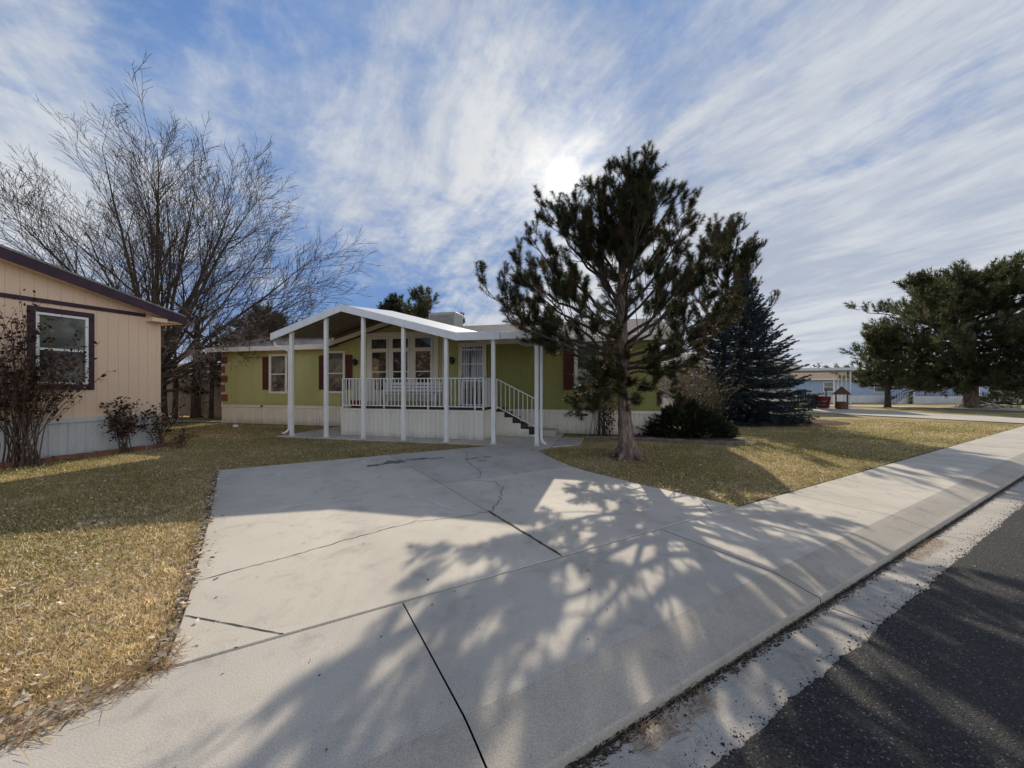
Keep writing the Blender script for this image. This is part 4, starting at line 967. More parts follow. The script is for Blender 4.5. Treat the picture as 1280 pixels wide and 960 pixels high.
# low drooping limbs in front of the house window
for h, x, y, z in ((1.75, 1.35, 8.1, 1.1), (1.7, 1.6, 8.9, 1.0), (1.6, 1.8, 8.0, 1.3), (1.9, 1.55, 8.0, 1.75), (1.7, 3.6, 8.5, 1.35), (1.8, 3.9, 8.9, 2.0), (1.9, 3.4, 7.8, 2.3), (1.6, 2.3, 7.7, 1.2)):
    limb_with_shoots(mb, sh, trunk_at(h), L3(x, y, z), 0.024, -0.12, 1.5, 0.15, (0.14, 0.27), up=0.3, brown=0.10)
for i in range(26):                                            # bare dead stubs
    h = random.uniform(1.3, 4.0); a = random.uniform(0, 2 * math.pi); l = random.uniform(0.4, 1.5); s0 = trunk_at(h)
    e = s0 + Vector((math.cos(a) * l, math.sin(a) * l, random.uniform(-0.1, 0.5) * l)); mb.tube(bez(s0, (s0 + e) / 2 + Vector((0, 0, -0.08)), e, 4), [0.016, 0.013, 0.01, 0.007, 0.004], 4)
mb.build('branches', M['barkgrey'], t)
shoots_mesh('crown', sh, 150, 0.105, 0.0062, (42, 88), PINE_C, M['needle'], t)
n_sh1 = len(sh)

# ---- second pine, standing behind the spruce
def pine(name, label, loc, H, trunk_r, limbs, topn, per, nl, wd, cols=PINE_C, group=None, bare_h=0.3, shl=(0.25, 0.42), dens=0.8, lean=(0, 0), toplen=0.33, trmat='barkgrey'):
    t = thing(name, label, 'tree', loc, 0, group)
    tk = [Vector((lean[0] * f, lean[1] * f, H * 0.95 * f - 0.1 * (f == 0))) for f in (0, .03, .1, .25, .4, .55, .7, .85, 1)]
    mb = MB(); mb.tube(tk, [trunk_r * q for q in (1.35, 1.1, 0.95, .85, .75, .6, .42, .25, .08)], 12); mb.build('trunk', M[trmat], t, True)
    def at(z):
        for a, b in zip(tk[:-1], tk[1:]):
            if a.z <= z <= b.z: return a.lerp(b, (z - a.z) / (b.z - a.z))
        return tk[-1]
    mb = MB(); sh = []
    for h, dx, dy, dz_ in limbs:
        limb_with_shoots(mb, sh, at(h), Vector((dx, dy, dz_)), trunk_r * 0.28, 0.08, dens, 0.3, shl)
    for i in range(topn):
        h = random.uniform(H * 0.6, H * 0.93); a = random.uniform(0, 2 * math.pi); l = (H - h) * toplen + 0.25
        s0 = at(h); limb_with_shoots(mb, sh, s0, s0 + Vector((math.cos(a) * l, math.sin(a) * l, l * 0.9 + 0.1)), trunk_r * 0.16, 0.08, dens * 1.5, 0.05, shl)
    sh += [(tuple(tk[-1]), (random.gauss(0, .3), random.gauss(0, .3), 1), shl[1], 0) for _ in range(8)]
    mb.build('branches', M['barkgrey'], t)
    shoots_mesh('crown', sh, per, nl, wd, (28, 62), cols, M['needle'], t)
    return t
def auto_limbs(H, R, h0, n, el_=(0.2, 0.7), prof=lambda f: math.sin(math.pi * min(1, 0.25 + 0.75 * f)) ** 0.7):
    out = []
    for i in range(n):
        f = (i + random.random()) / n; h = h0 + (H * 0.9 - h0) * f; a = i * 2.4 + random.uniform(-.4, .4); l = R * prof(f) * random.uniform(0.75, 1.08)
        out.append((h, math.cos(a) * l, math.sin(a) * l, min(H, h + l * random.uniform(*el_))))
    return out
# 10.6, 18.6 : crown leans right and upward like a candelabra
lb = [(4.0, 2.0, 0.2, 6.6), (4.6, 1.5, -0.3, 7.6), (5.2, 0.9, 0.3, 8.6), (5.0, -0.3, 0.2, 9.1), (3.6, 2.3, -0.4, 5.4), (3.0, 2.1, 0.4, 4.5), (4.2, -1.3, -0.4, 7.4), (3.8, -1.9, 0.2, 6.6), (3.2, -2.3, -0.3, 5.4), (2.8, -2.0, 0.5, 4.4),
      (4.4, 1.7, 0.8, 7.0), (3.4, 0.3, -1.6, 5.6), (4.2, 0.4, -1.3, 6.8), (3.8, -0.4, 1.5, 6.2), (2.6, 0.6, -1.8, 4.2), (2.4, 1.8, -0.8, 3.6), (2.4, -1.5, -0.9, 3.6), (4.9, 1.2, -0.6, 7.9)]
pine('pine_tree', 'second tall pine rising right behind the blue spruce', (10.15, 18.8, -0.03), 9.7, 0.17, lb, 14, 60, 0.17, 0.014, lean=(0.5, 0))

# ---- blue spruce
def spruce(name, label, loc, H, R, levels, per_lv, per, nl, wd, cols, droop=0.25, base=0.25, group=None):
    t = thing(name, label, 'tree', loc, 0, group); mb = MB(); mb.tube([(0, 0, -0.1), (0, 0, H * 0.5), (0, 0, H * 0.98)], [0.02 * H, 0.011 * H, 0.004], 8); mb.build('trunk', M['barkgrey'], t)
    sh = []; mb = MB()
    for i in range(levels):
        f = (i + random.random() * 0.6) / levels; h = base + (H - base) * f; rr_ = R * (1 - f) ** 0.8 * (0.75 + 0.25 * min(1, f * 6)) + 0.12
        nb = max(4, int(per_lv * (1 - 0.55 * f)))
        for j in range(nb):
            a = j * 2 * math.pi / nb + i * 1.1 + random.uniform(-0.25, 0.25); l = rr_ * random.uniform(0.78, 1.1)
            d0 = Vector((math.cos(a), math.sin(a), 0)); s0 = Vector((0, 0, h)); e = s0 + d0 * l + Vector((0, 0, -droop * l * (1 - f) + 0.35 * f * l))
            q = bez(s0, s0 + d0 * l * 0.55 + Vector((0, 0, -droop * 0.9 * l)), e + Vector((0, 0, 0.06 * l)), 6); mb.tube(q, [0.022, .019, .016, .013, .01, .007, .004], 4, False)
            m = max(4, int(l * 7.5))
            for k_ in range(m):
                ff = 0.25 + 0.75 * (k_ + random.random()) / m; ii = min(5, int(ff * 6)); p = q[ii].lerp(q[ii + 1], ff * 6 - ii); tg = (q[ii + 1] - q[ii]).normalized()
                sd = Vector((-d0.y, d0.x, 0)) * random.choice((-1, 1)); sl_ = min(0.42, 0.16 + 0.3 * l * (1 - ff)) * random.uniform(0.7, 1.2)
                sh.append((tuple(p), tuple(tg * 0.8 + sd * random.uniform(0.5, 1.0) + Vector((0, 0, random.uniform(-0.35, 0.12)))), sl_, random.choice((0, 1, 2, 2))))
            sh.append((tuple(q[-2]), tuple((q[-1] - q[-2]) + Vector((0, 0, 0.05))), 0.25, 2))
    for _ in range(5): sh.append(((0, 0, H - 0.35), (random.gauss(0, .15), random.gauss(0, .15), 1), 0.4, 1))
    mb.build('branches', M['barkgrey'], t)
    shoots_mesh('crown', sh, per, nl, wd, (35, 75), cols, M['needle'], t); return t
BLUE = [(0.026, 0.040, 0.043), (0.042, 0.061, 0.067), (0.07, 0.096, 0.108)]
spruce('spruce_tree', 'dense blue spruce with drooping skirts beside the mulch bed', (10.15, 17.1, -0.03), 6.2, 3.0, 36, 20, 58, 0.065, 0.020, BLUE)

# ---- broad pine at the right and its slender companion
PINE_R = [(0.058, 0.072, 0.030), (0.09, 0.105, 0.044), (0.14, 0.145, 0.066), (0.15, 0.12, 0.06)]
def dome(f): return math.cos(math.pi / 2 * max(0, f - 0.12) ** 1.4) ** 0.8
pine('pine_tree', 'broad round headed pine with thick trunk at the right edge', (33.4, 28.0, gz(33, 28) - 0.03), 9.7, 0.40, auto_limbs(9.7, 7.0, 1.5, 84, (-0.06, 0.42), dome) + [(2.2 + 0.04 * i, math.cos(i * 0.37) * (4.2 + (i % 5) * 0.55), math.sin(i * 0.37) * (4.2 + (i % 5) * 0.55), 1.35 + (i % 3) * 0.25) for i in range(17)] + [(2.0, math.cos(i * 1.05 + .4) * 2.6, math.sin(i * 1.05 + .4) * 2.6, 1.5) for i in range(6)], 24, 26, 0.34, 0.045, PINE_R, shl=(0.4, 0.7), dens=0.5, toplen=0.9, trmat='bark')
pine('pine_tree', 'slender trunked pine left of the broad pine', (28.6, 29.3, gz(28, 29) - 0.03), 5.8, 0.19, auto_limbs(5.8, 1.95, 1.4, 52, (0.0, 0.35), lambda f: (1 - 0.75 * f)), 12, 26, 0.28, 0.045, PINE_R, shl=(0.35, 0.6), dens=0.55, toplen=0.6)

# ---- evergreens beyond the green home
def tpos(px, Y): return ((px - 640) / 481 * Y, Y, gz(0, Y) - 0.03)
DARKP = [(0.030, 0.040, 0.020), (0.045, 0.056, 0.028), (0.06, 0.066, 0.034), (0.06, 0.05, 0.03)]
pine('pine_tree', 'dark pine with pointed top behind the porch roof, left of its pair', (-12.2, 40.0, -0.4), 11.4, 0.25, auto_limbs(11.4, 2.3, 4.0, 30, (0.1, 0.6)), 14, 30, 0.34, 0.05, DARKP, shl=(0.4, 0.7), dens=0.7)
pine('pine_tree', 'airy pine with gaps of sky behind the porch roof, right of its pair', (-9.2, 39.0, -0.4), 11.9, 0.22, auto_limbs(11.9, 2.4, 5.0, 18, (0.2, 0.8)), 10, 28, 0.34, 0.05, PINE_R, shl=(0.4, 0.7), dens=0.55)
spruce('spruce_tree', 'small pointed spruce tip beside the rooftop cooler', (-5.3, 40.0, -0.4), 9.5, 1.9, 24, 9, 26, 0.16, 0.035, DARKP[:3])
pine('pine_tree', 'bushy dark evergreen behind the left wing of the green home', (-14.7, 23.0, -0.03), 6.2, 0.2, auto_limbs(6.2, 2.6, 1.5, 40, (0.0, 0.5)), 14, 30, 0.22, 0.026, DARKP, shl=(0.25, 0.45), dens=0.9)
spruce('spruce_tree', 'dark evergreen at the fence between the two homes', (-15.9, 20.6, -0.03), 3.6, 1.6, 14, 9, 30, 0.12, 0.02, DARKP[:3], base=1.4)

# ---- bare deciduous trees
def grow(out, p, d_, L, r, lv, spec):
    sgl = spec[lv]; n = sgl['n']; pts = [p.copy()]; dirs = []; rad = [r]
    for i in range(n):
        w = Vector((random.gauss(0, 1), random.gauss(0, 1), random.gauss(0, 1))) * sgl['wig']
        d_ = (d_ + w + Vector((0, 0, sgl['up']))).normalized(); p = p + d_ * (L / n); pts.append(p.copy()); dirs.append(d_.copy()); rad.append(max(spec['rmin'], r * (1 - 0.93 * ((i + 1) / n) ** 0.85)))
    out[min(lv, len(out) - 1)].append((pts, rad))
    if lv + 1 < spec['levels']:
        c_ = spec[lv + 1]
        kids = max(2, int(sgl['kids'] * random.uniform(0.8, 1.2)))
        for j in range(kids):
            f = sgl['f0'] + (1 - sgl['f0']) * (j + random.random()) / kids; i = min(n - 1, int(f * n)); q = pts[i].lerp(pts[i + 1], f * n - i)
            cd = rot_about(dirs[i], rnd_perp(dirs[i]), R_(random.uniform(*c_['ang'])))
            grow(out, q, cd.normalized(), L * c_['ratio'] * (1.15 - 0.6 * f) * random.uniform(0.75, 1.2), max(spec['rmin'], rad[i] * c_['rr']), lv + 1, spec)
def bare_tree(name, label, loc, limbs, trunk, spec, mats=('barkgrey', 'twig'), group=None):
    t = thing(name, label, 'tree', loc, 0, group)
    mb = MB(); mb.tube(trunk[0], trunk[1], 12); mb.build('trunk', M[mats[0]], t, True)
    out = [[] for _ in range(spec['levels'])]
    for p, d_, L, r in limbs: grow(out, Vector(p), Vector(d_).normalized(), L, r, 0, spec)
    mb = MB()
    for pts, rad in out[0] + (out[1] if len(out) > 1 else []): mb.tube(pts, rad, 6, False)
    mb.build('limbs', M[mats[0]], t, True)
    mb = MB()
    for lvl in out[2:]:
        for pts, rad in lvl: mb.tube(pts, rad, 3, False)
    if mb.v: mb.build('twigs', M[mats[1]], t)
    return t, out
SP = dict(levels=4, rmin=0.0062)
SP[0] = dict(n=9, wig=0.04, up=0.014, kids=12, f0=0.2, ang=(0, 0), ratio=1, rr=1)
SP[1] = dict(n=8, wig=0.03, up=0.022, kids=9, f0=0.15, ang=(18, 40), ratio=0.52, rr=0.45)
SP[2] = dict(n=5, wig=0.03, up=0.02, kids=5, f0=0.12, ang=(18, 40), ratio=0.46, rr=0.55)
SP[3] = dict(n=3, wig=0.035, up=0.01, kids=0, f0=0.15, ang=(18, 40), ratio=0.5, rr=0.6)
SP[4] = dict(n=2, wig=0.08, up=0.02, kids=0, f0=0.2, ang=(20, 45), ratio=0.5, rr=0.7)
random.seed(21)
bl = []
for x, y, z, L, r in ((-0.95, 0.1, 0.75, 12.5, .13), (-0.7, -0.3, 1.0, 13.0, .14), (-0.42, 0.3, 1.0, 13.0, .14), (-0.22, -0.2, 1.0, 12.8, .13), (0.0, 0.2, 1.0, 12.6, .13), (0.16, -0.2, 1.0, 12.8, .16), (0.38, 0.2, 1.0, 11.5, .13),
                      (0.62, -0.15, 0.95, 10.5, .13), (0.95, 0.15, 0.78, 9.8, .12), (1.0, -0.1, 0.42, 8.2, .11), (1.0, 0.25, 0.62, 8.8, .11), (-1.0, -0.2, 0.5, 11.0, .12), (0.1, -0.9, 0.9, 9.0, .10), (-.3, 0.9, 1.0, 10.0, .11), (1.0, -0.3, 0.18, 6.2, .08)):
    zz_ = random.uniform(1.4, 2.9) if z > 0.5 else 2.0
    bl.append(((0.06 * x, 0.05 * y, zz_), (x, y, z), L * (14.2 - zz_) / 13.2 * (0.70 if x < -0.5 else 0.82 if x < 0.5 else 0.97), r * 0.95))
for j in range(12):
    a_ = R_(-80 + j * 14 + random.uniform(-6, 6)); L_ = 10.2 if a_ < -0.7 else 8.8 if a_ < 0.9 else 7.8
    bl.append(((0, 0, random.uniform(1.4, 2.6)), (math.sin(a_), random.uniform(-0.5, 0.5), max(0.3, math.cos(a_))), L_, 0.085))
BT, bout = bare_tree('bare_tree', 'large spreading leafless tree behind the tan home', (-16.3, 17.6, -0.03), bl, ([(0, 0, -0.1), (0, 0, 0.3), (0.03, 0, 1.4), (0.05, 0, 2.6), (0.05, 0, 3.2)], [0.55, 0.42, 0.36, 0.3, 0.12]), SP)
# low drooping twiggy boughs reaching over the green home's corner
SD = dict(levels=4, rmin=0.0048)
SD[0] = dict(n=8, wig=0.05, up=-0.02, kids=9, f0=0.35, ang=(0, 0), ratio=1, rr=1)
SD[1] = dict(n=6, wig=0.08, up=-0.06, kids=7, f0=0.15, ang=(25, 60), ratio=0.42, rr=0.5)
SD[2] = dict(n=4, wig=0.10, up=-0.08, kids=5, f0=0.15, ang=(25, 60), ratio=0.55, rr=0.6)
SD[3] = dict(n=3, wig=0.12, up=-0.05, kids=0, f0=0.2, ang=(25, 60), ratio=0.6, rr=0.7)
o2 = [[] for _ in range(4)]
for d_, L, r, z in (((1, -0.15, 0.42), 5.6, .09, 1.5), ((1, 0.0, 0.30), 5.2, .08, 1.3), ((1, -0.35, 0.6), 5.4, .08, 2.2), ((0.9, 0.3, 0.5), 5.0, .07, 2.4)):
    grow(o2, Vector((0.05, 0, z)), Vector(d_).normalized(), L, r, 0, SD)
mb = MB()
for lvl in o2[:2]:
    for pts, rad_ in lvl: mb.tube(pts, rad_, 6, False)
mb.build('limbs', M['barkgrey'], BT, True)
mb = MB()
for lvl in o2[2:]:
    for pts, rad_ in lvl: mb.tube(pts, rad_, 3, False)
M['paletwig'] = tex('pale_twig', (0.20, 0.155, 0.12), (0.30, 0.24, 0.19), 9, 0.9, 0)
mb.build('twigs', M['paletwig'], BT)
def leaves(pts, size, cols, up=0.3):
    """small folded leaves; pts (n,3)"""
    P = np.asarray(pts, dtype=np.float64); n = len(P); s_ = size * (0.6 + 0.8 * rng.random(n))[:, None]
    a = nrm(rng.normal(size=(n, 3)) + np.array([0, 0, 0.0])); b = nrm(np.cross(a, rng.normal(size=(n, 3)) + np.array([0, 0, up])))
    nn = np.cross(a, b)
    V = np.stack([P, P + a * s_ * 0.5 + b * s_ * 0.32 + nn * s_ * 0.1, P + a * s_, P + a * s_ * 0.5 - b * s_ * 0.32 + nn * s_ * 0.1], axis=1)
    C = np.array(cols)[rng.integers(0, len(cols), n)] * (0.6 + 0.8 * rng.random(n))[:, None]
    return V, C
tips = [pts[-1] for pts, _ in random.sample(bout[3], min(240, len(bout[3])))]
tips = [p for p in tips if random.random() < 0.45] + [pts[-1] for pts, _ in random.sample(o2[2], min(120, len(o2[2])))]
V, C = leaves([tuple(p + Vector((random.gauss(0, .05), random.gauss(0, .05), -0.03))) for p in tips for _ in range(2)], 0.085, [(0.22, 0.14, 0.08), (0.3, 0.19, 0.11)])
arrmesh('dry_leaves', V, 4, C, M['leaf'], BT)

SM = dict(levels=4, rmin=0.006)
SM[0] = dict(n=6, wig=0.07, up=0.04, kids=6, f0=0.2, ang=(0, 0), ratio=1, rr=1)
SM[1] = dict(n=5, wig=0.09, up=0.03, kids=5, f0=0.2, ang=(25, 60), ratio=0.5, rr=0.55)
SM[2] = dict(n=4, wig=0.1, up=0.0, kids=4, f0=0.15, ang=(25, 60), ratio=0.5, rr=0.6)
SM[3] = dict(n=2, wig=0.1, up=0.0, kids=0, f0=0.15, ang=(25, 60), ratio=0.5, rr=0.6)
for i, (x, y, r, H, lab) in enumerate(((-16.9, 19.3, 0.12, 6.0, 'thin dark tree trunk leftmost before the back fence'), (-16.15, 19.7, 0.24, 8.0, 'thickest dark trunk in the row before the back fence'),
                                       (-14.85, 19.0, 0.10, 6.0, 'slim dark trunk right of the thickest before the fence'), (-13.75, 18.6, 0.08, 4.5, 'pair of slender dark stems closest to the green home corner'))):
    lim = [((0, 0, H * f), (math.cos(a), math.sin(a), 0.8), H * 0.4, r * 0.35) for f, a in zip((0.35, 0.42, 0.5, 0.55, 0.6, 0.6), (0.4, 2.2, 4.1, 5.4, 1.2, 3.2))]
    tk = ([(0, 0, -0.1), (0.0, 0, 0.15), (0.04, 0, H * 0.3), (0.0, 0, H * 0.65)], [r * 1.4, r, r * 0.85, r * 0.3])
    tt, _ = bare_tree('bare_tree', lab, (x, y, -0.03), lim, tk, SM)
    if i == 3: mb = MB(); mb.tube([(0.32, 0.1, -0.1), (0.3, 0.1, 1.5), (0.22, 0.1, 3.2)], [0.07, 0.06, 0.02], 8); mb.build('trunk', M['barkgrey'], tt, True)

# ---- shrubs
def stems_bush(name, label, loc, n, H, spread, leafn, lsize, cols, r=0.014, branch=4, cat='bush', lo=0.3, stemmat='stem', leaf_at=1.0, group=None, elong=1.0):
    t = thing(name, label, cat, loc, 0, group); mb = MB(); P = []
    for i in range(n):
        a = random.uniform(0, 2 * math.pi); s0 = Vector((random.gauss(0, 0.17 * spread), random.gauss(0, 0.10 * spread), -0.03)); out_ = random.uniform(0.1, 1.0) * spread; h = H * random.uniform(0.6, 1.05) * (1 - 0.25 * out_ / spread)
        e = Vector((math.cos(a) * out_ * elong, math.sin(a) * out_, h)); q = bez(s0, Vector((e.x * 0.25, e.y * 0.25, h * 0.55)), e, 7)
        q = [p + Vector((random.gauss(0, .012), random.gauss(0, .012), 0)) for p in q]
        mb.tube(q, [r * (1 - 0.7 * j / 7) for j in range(8)], 5, False)
        for b_ in range(branch):
            f = random.uniform(lo, 0.98); ii = min(6, int(f * 7)); p = q[ii].lerp(q[ii + 1], f * 7 - ii); d_ = ((q[ii + 1] - q[ii]).normalized() + rnd_perp(Vector((0, 0, 1))) * random.uniform(0.3, 1.0)).normalized(); l = H * random.uniform(0.08, 0.26)
            q2 = bez(p, p + d_ * l * 0.5, p + d_ * l + Vector((0, 0, l * 0.25)), 3); mb.tube(q2, [r * .45, r * .4, r * .32, r * .2], 3, False)
            for _ in range(max(1, int(leafn / (n * branch)))):
                f2 = random.uniform(0.2, 1.0); j2 = min(2, int(f2 * 3)); c_ = q2[j2].lerp(q2[j2 + 1], f2 * 3 - j2); P.append(tuple(c_ + Vector((random.gauss(0, .035), random.gauss(0, .035), random.gauss(0, .035)))))
    mb.build('stems', M[stemmat], t); V, C = leaves(P, lsize, cols); arrmesh('foliage', V, 4, C, M['leaf'], t); return t
ROSE = [(0.040, 0.018, 0.016), (0.028, 0.024, 0.014), (0.065, 0.03, 0.024), (0.02, 0.016, 0.013), (0.10, 0.06, 0.045)]
rx, ry, _ = (*tbp(2.72, 0.55), 0)
stems_bush('rose_bush', 'tall dark leaved rose bush in front of the tan home window', (rx, ry, 0), 44, 2.95, 1.05, 2300, 0.078, ROSE, 0.013, 7, lo=0.4)
rx, ry, _ = (*tbp(1.05, 0.5), 0)
stems_bush('rose_bush', 'short dark leaved rose bush near the tan home corner', (rx, ry, 0), 18, 1.3, 0.55, 750, 0.075, ROSE, 0.010, 5, lo=0.3)
rx, ry, _ = (*tbp(0.25, 0.45), 0)
stems_bush('rose_bush', 'small half bare bush with dry leaves at the tan home corner', (rx, ry, 0), 16, 1.15, 0.55, 380, 0.075, ROSE[:3] + [(0.2, 0.12, 0.08)], 0.009, 5, lo=0.3)
stems_bush('dry_weed', 'low straggly dry plant on the lawn past the tan home corner', (-8.6, 10.0, -0.02), 14, 0.5, 0.45, 190, 0.06, [(0.12, 0.07, 0.045), (0.2, 0.13, 0.08), (0.05, 0.03, 0.02)], 0.006, 4, cat='weed')
stems_bush('leafy_shrub', 'pale dry leaved shrub in front of the right hand window', (*hw(15.9, -0.5)[:2], 0), 34, 2.5, 0.85, 1300, 0.085, [(0.26, 0.23, 0.13), (0.34, 0.29, 0.17), (0.16, 0.16, 0.08), (0.2, 0.12, 0.07)], 0.010, 6, lo=0.4)
stems_bush('rose_bush', 'thin red leaved bush low against the cream skirting', (*hw(16.2, -0.62)[:2], 0), 12, 1.0, 0.5, 110, 0.085, [(0.07, 0.02, 0.02), (0.04, 0.02, 0.02)], 0.006, 4, lo=0.4)
stems_bush('twiggy_shrub', 'tan twiggy shrub behind the juniper by the spruce', (6.9, 15.2, -0.02), 60, 3.2, 1.7, 900, 0.09, [(0.24, 0.17, 0.09), (0.32, 0.24, 0.13), (0.14, 0.12, 0.06)], 0.012, 7, lo=0.2, stemmat='paletwig')
stems_bush('twiggy_shrub', 'yellowish leaved shrub at the left skirt of the spruce', (8.2, 15.8, -0.02), 50, 2.4, 1.3, 1100, 0.085, [(0.20, 0.19, 0.07), (0.26, 0.23, 0.09), (0.1, 0.11, 0.05)], 0.010, 6, lo=0.15, stemmat='paletwig')
stems_bush('twiggy_shrub', 'russet bush behind the blue home roof', (47.0, 59.0, -0.5), 40, 5.6, 2.5, 900, 0.35, [(0.16, 0.07, 0.04), (0.11, 0.05, 0.03)], 0.03, 6)
# juniper: a dense dark mound
def mound(name, label, loc, rx, ry, h, n, cols, per=26, nl=0.06, wd=0.009, sl_=0.22):
    t = thing(name, label, 'bush', loc); sh = []; mb = MB()
    for i in range(n):
        v = Vector((random.gauss(0, 1), random.gauss(0, 1), abs(random.gauss(0, 1)) + 0.02)).normalized(); k_ = random.uniform(0.72, 1.0) * (1 + 0.16 * math.sin(v.x * 5 + 1) * math.cos(v.y * 4) + random.gauss(0, 0.05))
        p = Vector((v.x * rx * k_, v.y * ry * k_, v.z * h * k_)); sh.append((tuple(p), (v.x + random.gauss(0, .3), v.y + random.gauss(0, .3), v.z * 0.6 + 0.25), sl_, random.choice((0, 0, 1, 2))))
    for i in range(26):
        a = random.uniform(0, 6.28); e = Vector((math.cos(a) * rx * .85, math.sin(a) * ry * .85, h * random.uniform(.2, .9))); mb.tube(bez(Vector((0, 0, 0)), Vector((e.x * .5, e.y * .5, e.z * .3)), e, 4), [.04, .03, .025, .018, .01], 5, False)
    mb.build('stems', M['barkgrey'], t); shoots_mesh('foliage', sh, per, nl, wd, (20, 60), cols, M['needle'], t); return t
mound('juniper_bush', 'dark spreading juniper at the right end of the green home', (5.55, 12.3, -0.02), 1.35, 0.9, 0.95, 3000, [(0.022, 0.030, 0.014), (0.035, 0.042, 0.02), (0.05, 0.056, 0.026)], 40, 0.06, 0.013, 0.18)
mound('low_hedge', 'dark hedge in the shade behind the broad pine', (50.5, 38.5, gz(41, 38) - 0.02), 4.0, 1.2, 1.3, 700, DARKP[:3], 22, 0.2, 0.03, 0.4)
mound('low_hedge', 'dark hedge at the far right beyond the rocks', (55.0, 37.0, gz(49, 37) - 0.02), 4.0, 1.4, 2.2, 700, DARKP[:3], 22, 0.2, 0.03, 0.4)
# landscaping rocks around the broad pine
def rock(loc, s_):
    mb = MB(); vs = []; n1, n2 = 6, 9
    for i in range(n1 + 1):
        th = math.pi * i / n1
        for j in range(n2):
            ph = 2 * math.pi * j / n2; k_ = 1 + random.uniform(-0.2, 0.2) * (0 < i < n1); vs.append((math.sin(th) * math.cos(ph) * s_ * 1.25 * k_, math.sin(th) * math.sin(ph) * s_ * k_, math.cos(th) * s_ * 0.75 * k_ + s_ * 0.4))
    mb.add(vs, [(i * n2 + j, (i + 1) * n2 + j, (i + 1) * n2 + (j + 1) % n2, i * n2 + (j + 1) % n2) for i in range(n1) for j in range(n2)])
    o = mb.build('landscape_rock', M['rock'], None, True); o.location = (*loc, gz(*loc) - 0.03); return tag(o, 'pale landscaping rock on the ground around the broad pine trunk', 'rock', 'rocks around the broad pine')
for px, Y, s_ in ((1196, 28.5, .28), (1201, 28.2, .34), (1207, 28.4, .30), (1193, 29, .2), (1233, 27.6, .42), (1239, 28.2, .5), (1244, 27.4, .32), (1250, 28.0, .28), (1256, 27.2, .3), (1261, 27.8, .35), (1266, 27.0, .25), (1272, 27.4, .3), (1248, 26.8, .2)):
    rock(((px - 640) / 481 * Y, Y), s_ * 0.62)

# ------------------------------------------------------------------ lawn: blades, fallen leaves, litter
def ledge(p): return np.interp(p, [2.4, 2.65, 2.9, 3.5, 6.1, 9.1, 9.12], [-1.4, -0.95, -0.58, -0.60, -0.82, -1.08, 4.9])
def redge(p): return np.interp(p, [2.86, 2.9, 3.42, 4.34, 5.39, 5.92, 6.6, 7.42, 7.9, 8.3], [5.2, 5.18, 5.11, 4.97, 4.89, 4.91, 5.02, 5.24, 5.40, 5.75])
def lawn_mask(X, Y, fuzz=0.0):
    s_ = X * RU[0] + Y * RU[1]; p_ = X * RP[0] + Y * RP[1]
    dx, dy = X - H0[0], Y - H0[1]; hx = dx * HU[0] + dy * HU[1]; hy = dx * HW[0] + dy * HW[1]
    ax, ay = X - T0[0], Y - T0[1]; t_x = ax * TU[0] + ay * TU[1]; t_y = ax * TV[0] + ay * TV[1]
    left = (s_ < ledge(p_) - 0.035 + fuzz * 3) & (p_ > 2.62) & (p_ < 30)
    left |= (s_ < -0.62) & (p_ > np.interp(s_, [-8, -1.5, -1.0, -0.62], [2.5, 2.55, 2.64, 2.86]) - fuzz) & (p_ < 3.0)
    left &= ~((hy > -0.02) & (hx > -0.05)) & ~((hx > 5.92 - fuzz) & (hy > PORCH_F - fuzz))
    left &= ~((t_x > -0.1) & (t_y < 0.46))
    right = (s_ > redge(p_) + 0.035 - fuzz * 3) & (p_ > 2.91 - fuzz * 3) & (s_ < 26.95) & (p_ < 13)
    right &= ~((hx < 15.46 + fuzz) & (hy > -2.95 - fuzz + 0.0) & (hx > 13)) | (hx > 15.46)
    right &= ~((hx < 20.3) & (hy > -1.0)) & ~((((X - 10.9) / 4.1) ** 2 + ((Y - 17.3) / 2.1) ** 2) < 0.95)
    return left | right
def scatter(n, d0=1.9, d1=24, fuzz=0.02, pw=1.0):
    az_ = np.radians(rng.uniform(-57, 57, n)); dd = d0 * (d1 / d0) ** (rng.random(n) ** pw)
    X = np.sin(az_) * dd / np.maximum(np.cos(az_), 0.5) ** 0.3; Y = np.cos(az_) * dd
    k_ = lawn_mask(X, Y, fuzz * rng.random(n)); return X[k_], Y[k_], np.hypot(X[k_], Y[k_])
X, Y, D = scatter(1150000)
thin = 0.5 + 0.5 * np.sin(X * 2.1 + 1.3 * np.sin(Y * 1.7)) * np.sin(Y * 2.6 + 1.1 * np.sin(X * 1.9)) + 0.25 * np.sin(X * 9 + Y * 4) * np.sin(Y * 8 - X * 5)
kp = rng.random(len(X)) < np.clip(0.45 + 0.75 * thin, 0.35, 1.0)
X, Y, D = X[kp], Y[kp], D[kp]
n = len(X)
hgt = (0.010 + 0.020 * rng.random(n) ** 1.5) * (1 + 0.02 * D); wd = 0.0028 * (1 + 0.22 * D)
a = rng.uniform(0, 2 * math.pi, n); lean = 0.4 + 2.4 * rng.random(n)
z0 = np.full(n, -0.03)
base = np.stack([X, Y, z0], 1); dirh = np.stack([np.cos(a), np.sin(a), np.zeros(n)], 1); sdv = np.stack([-np.sin(a), np.cos(a), np.zeros(n)], 1) * (wd / 2)[:, None]
tip = base + dirh * (hgt * lean)[:, None] + np.stack([np.zeros(n), np.zeros(n), hgt + 0.008], 1)
V = np.stack([base - sdv, base + sdv, tip], 1)
pal = np.array([(0.70, 0.53, 0.30), (0.82, 0.66, 0.41), (0.55, 0.41, 0.20), (0.25, 0.25, 0.065), (0.95, 0.84, 0.62), (0.14, 0.085, 0.04)])
pt = np.sin(X * 1.7 + np.sin(Y * 1.1) * 2) * np.cos(Y * 1.3 + X * 0.4) * 0.5 + 0.5
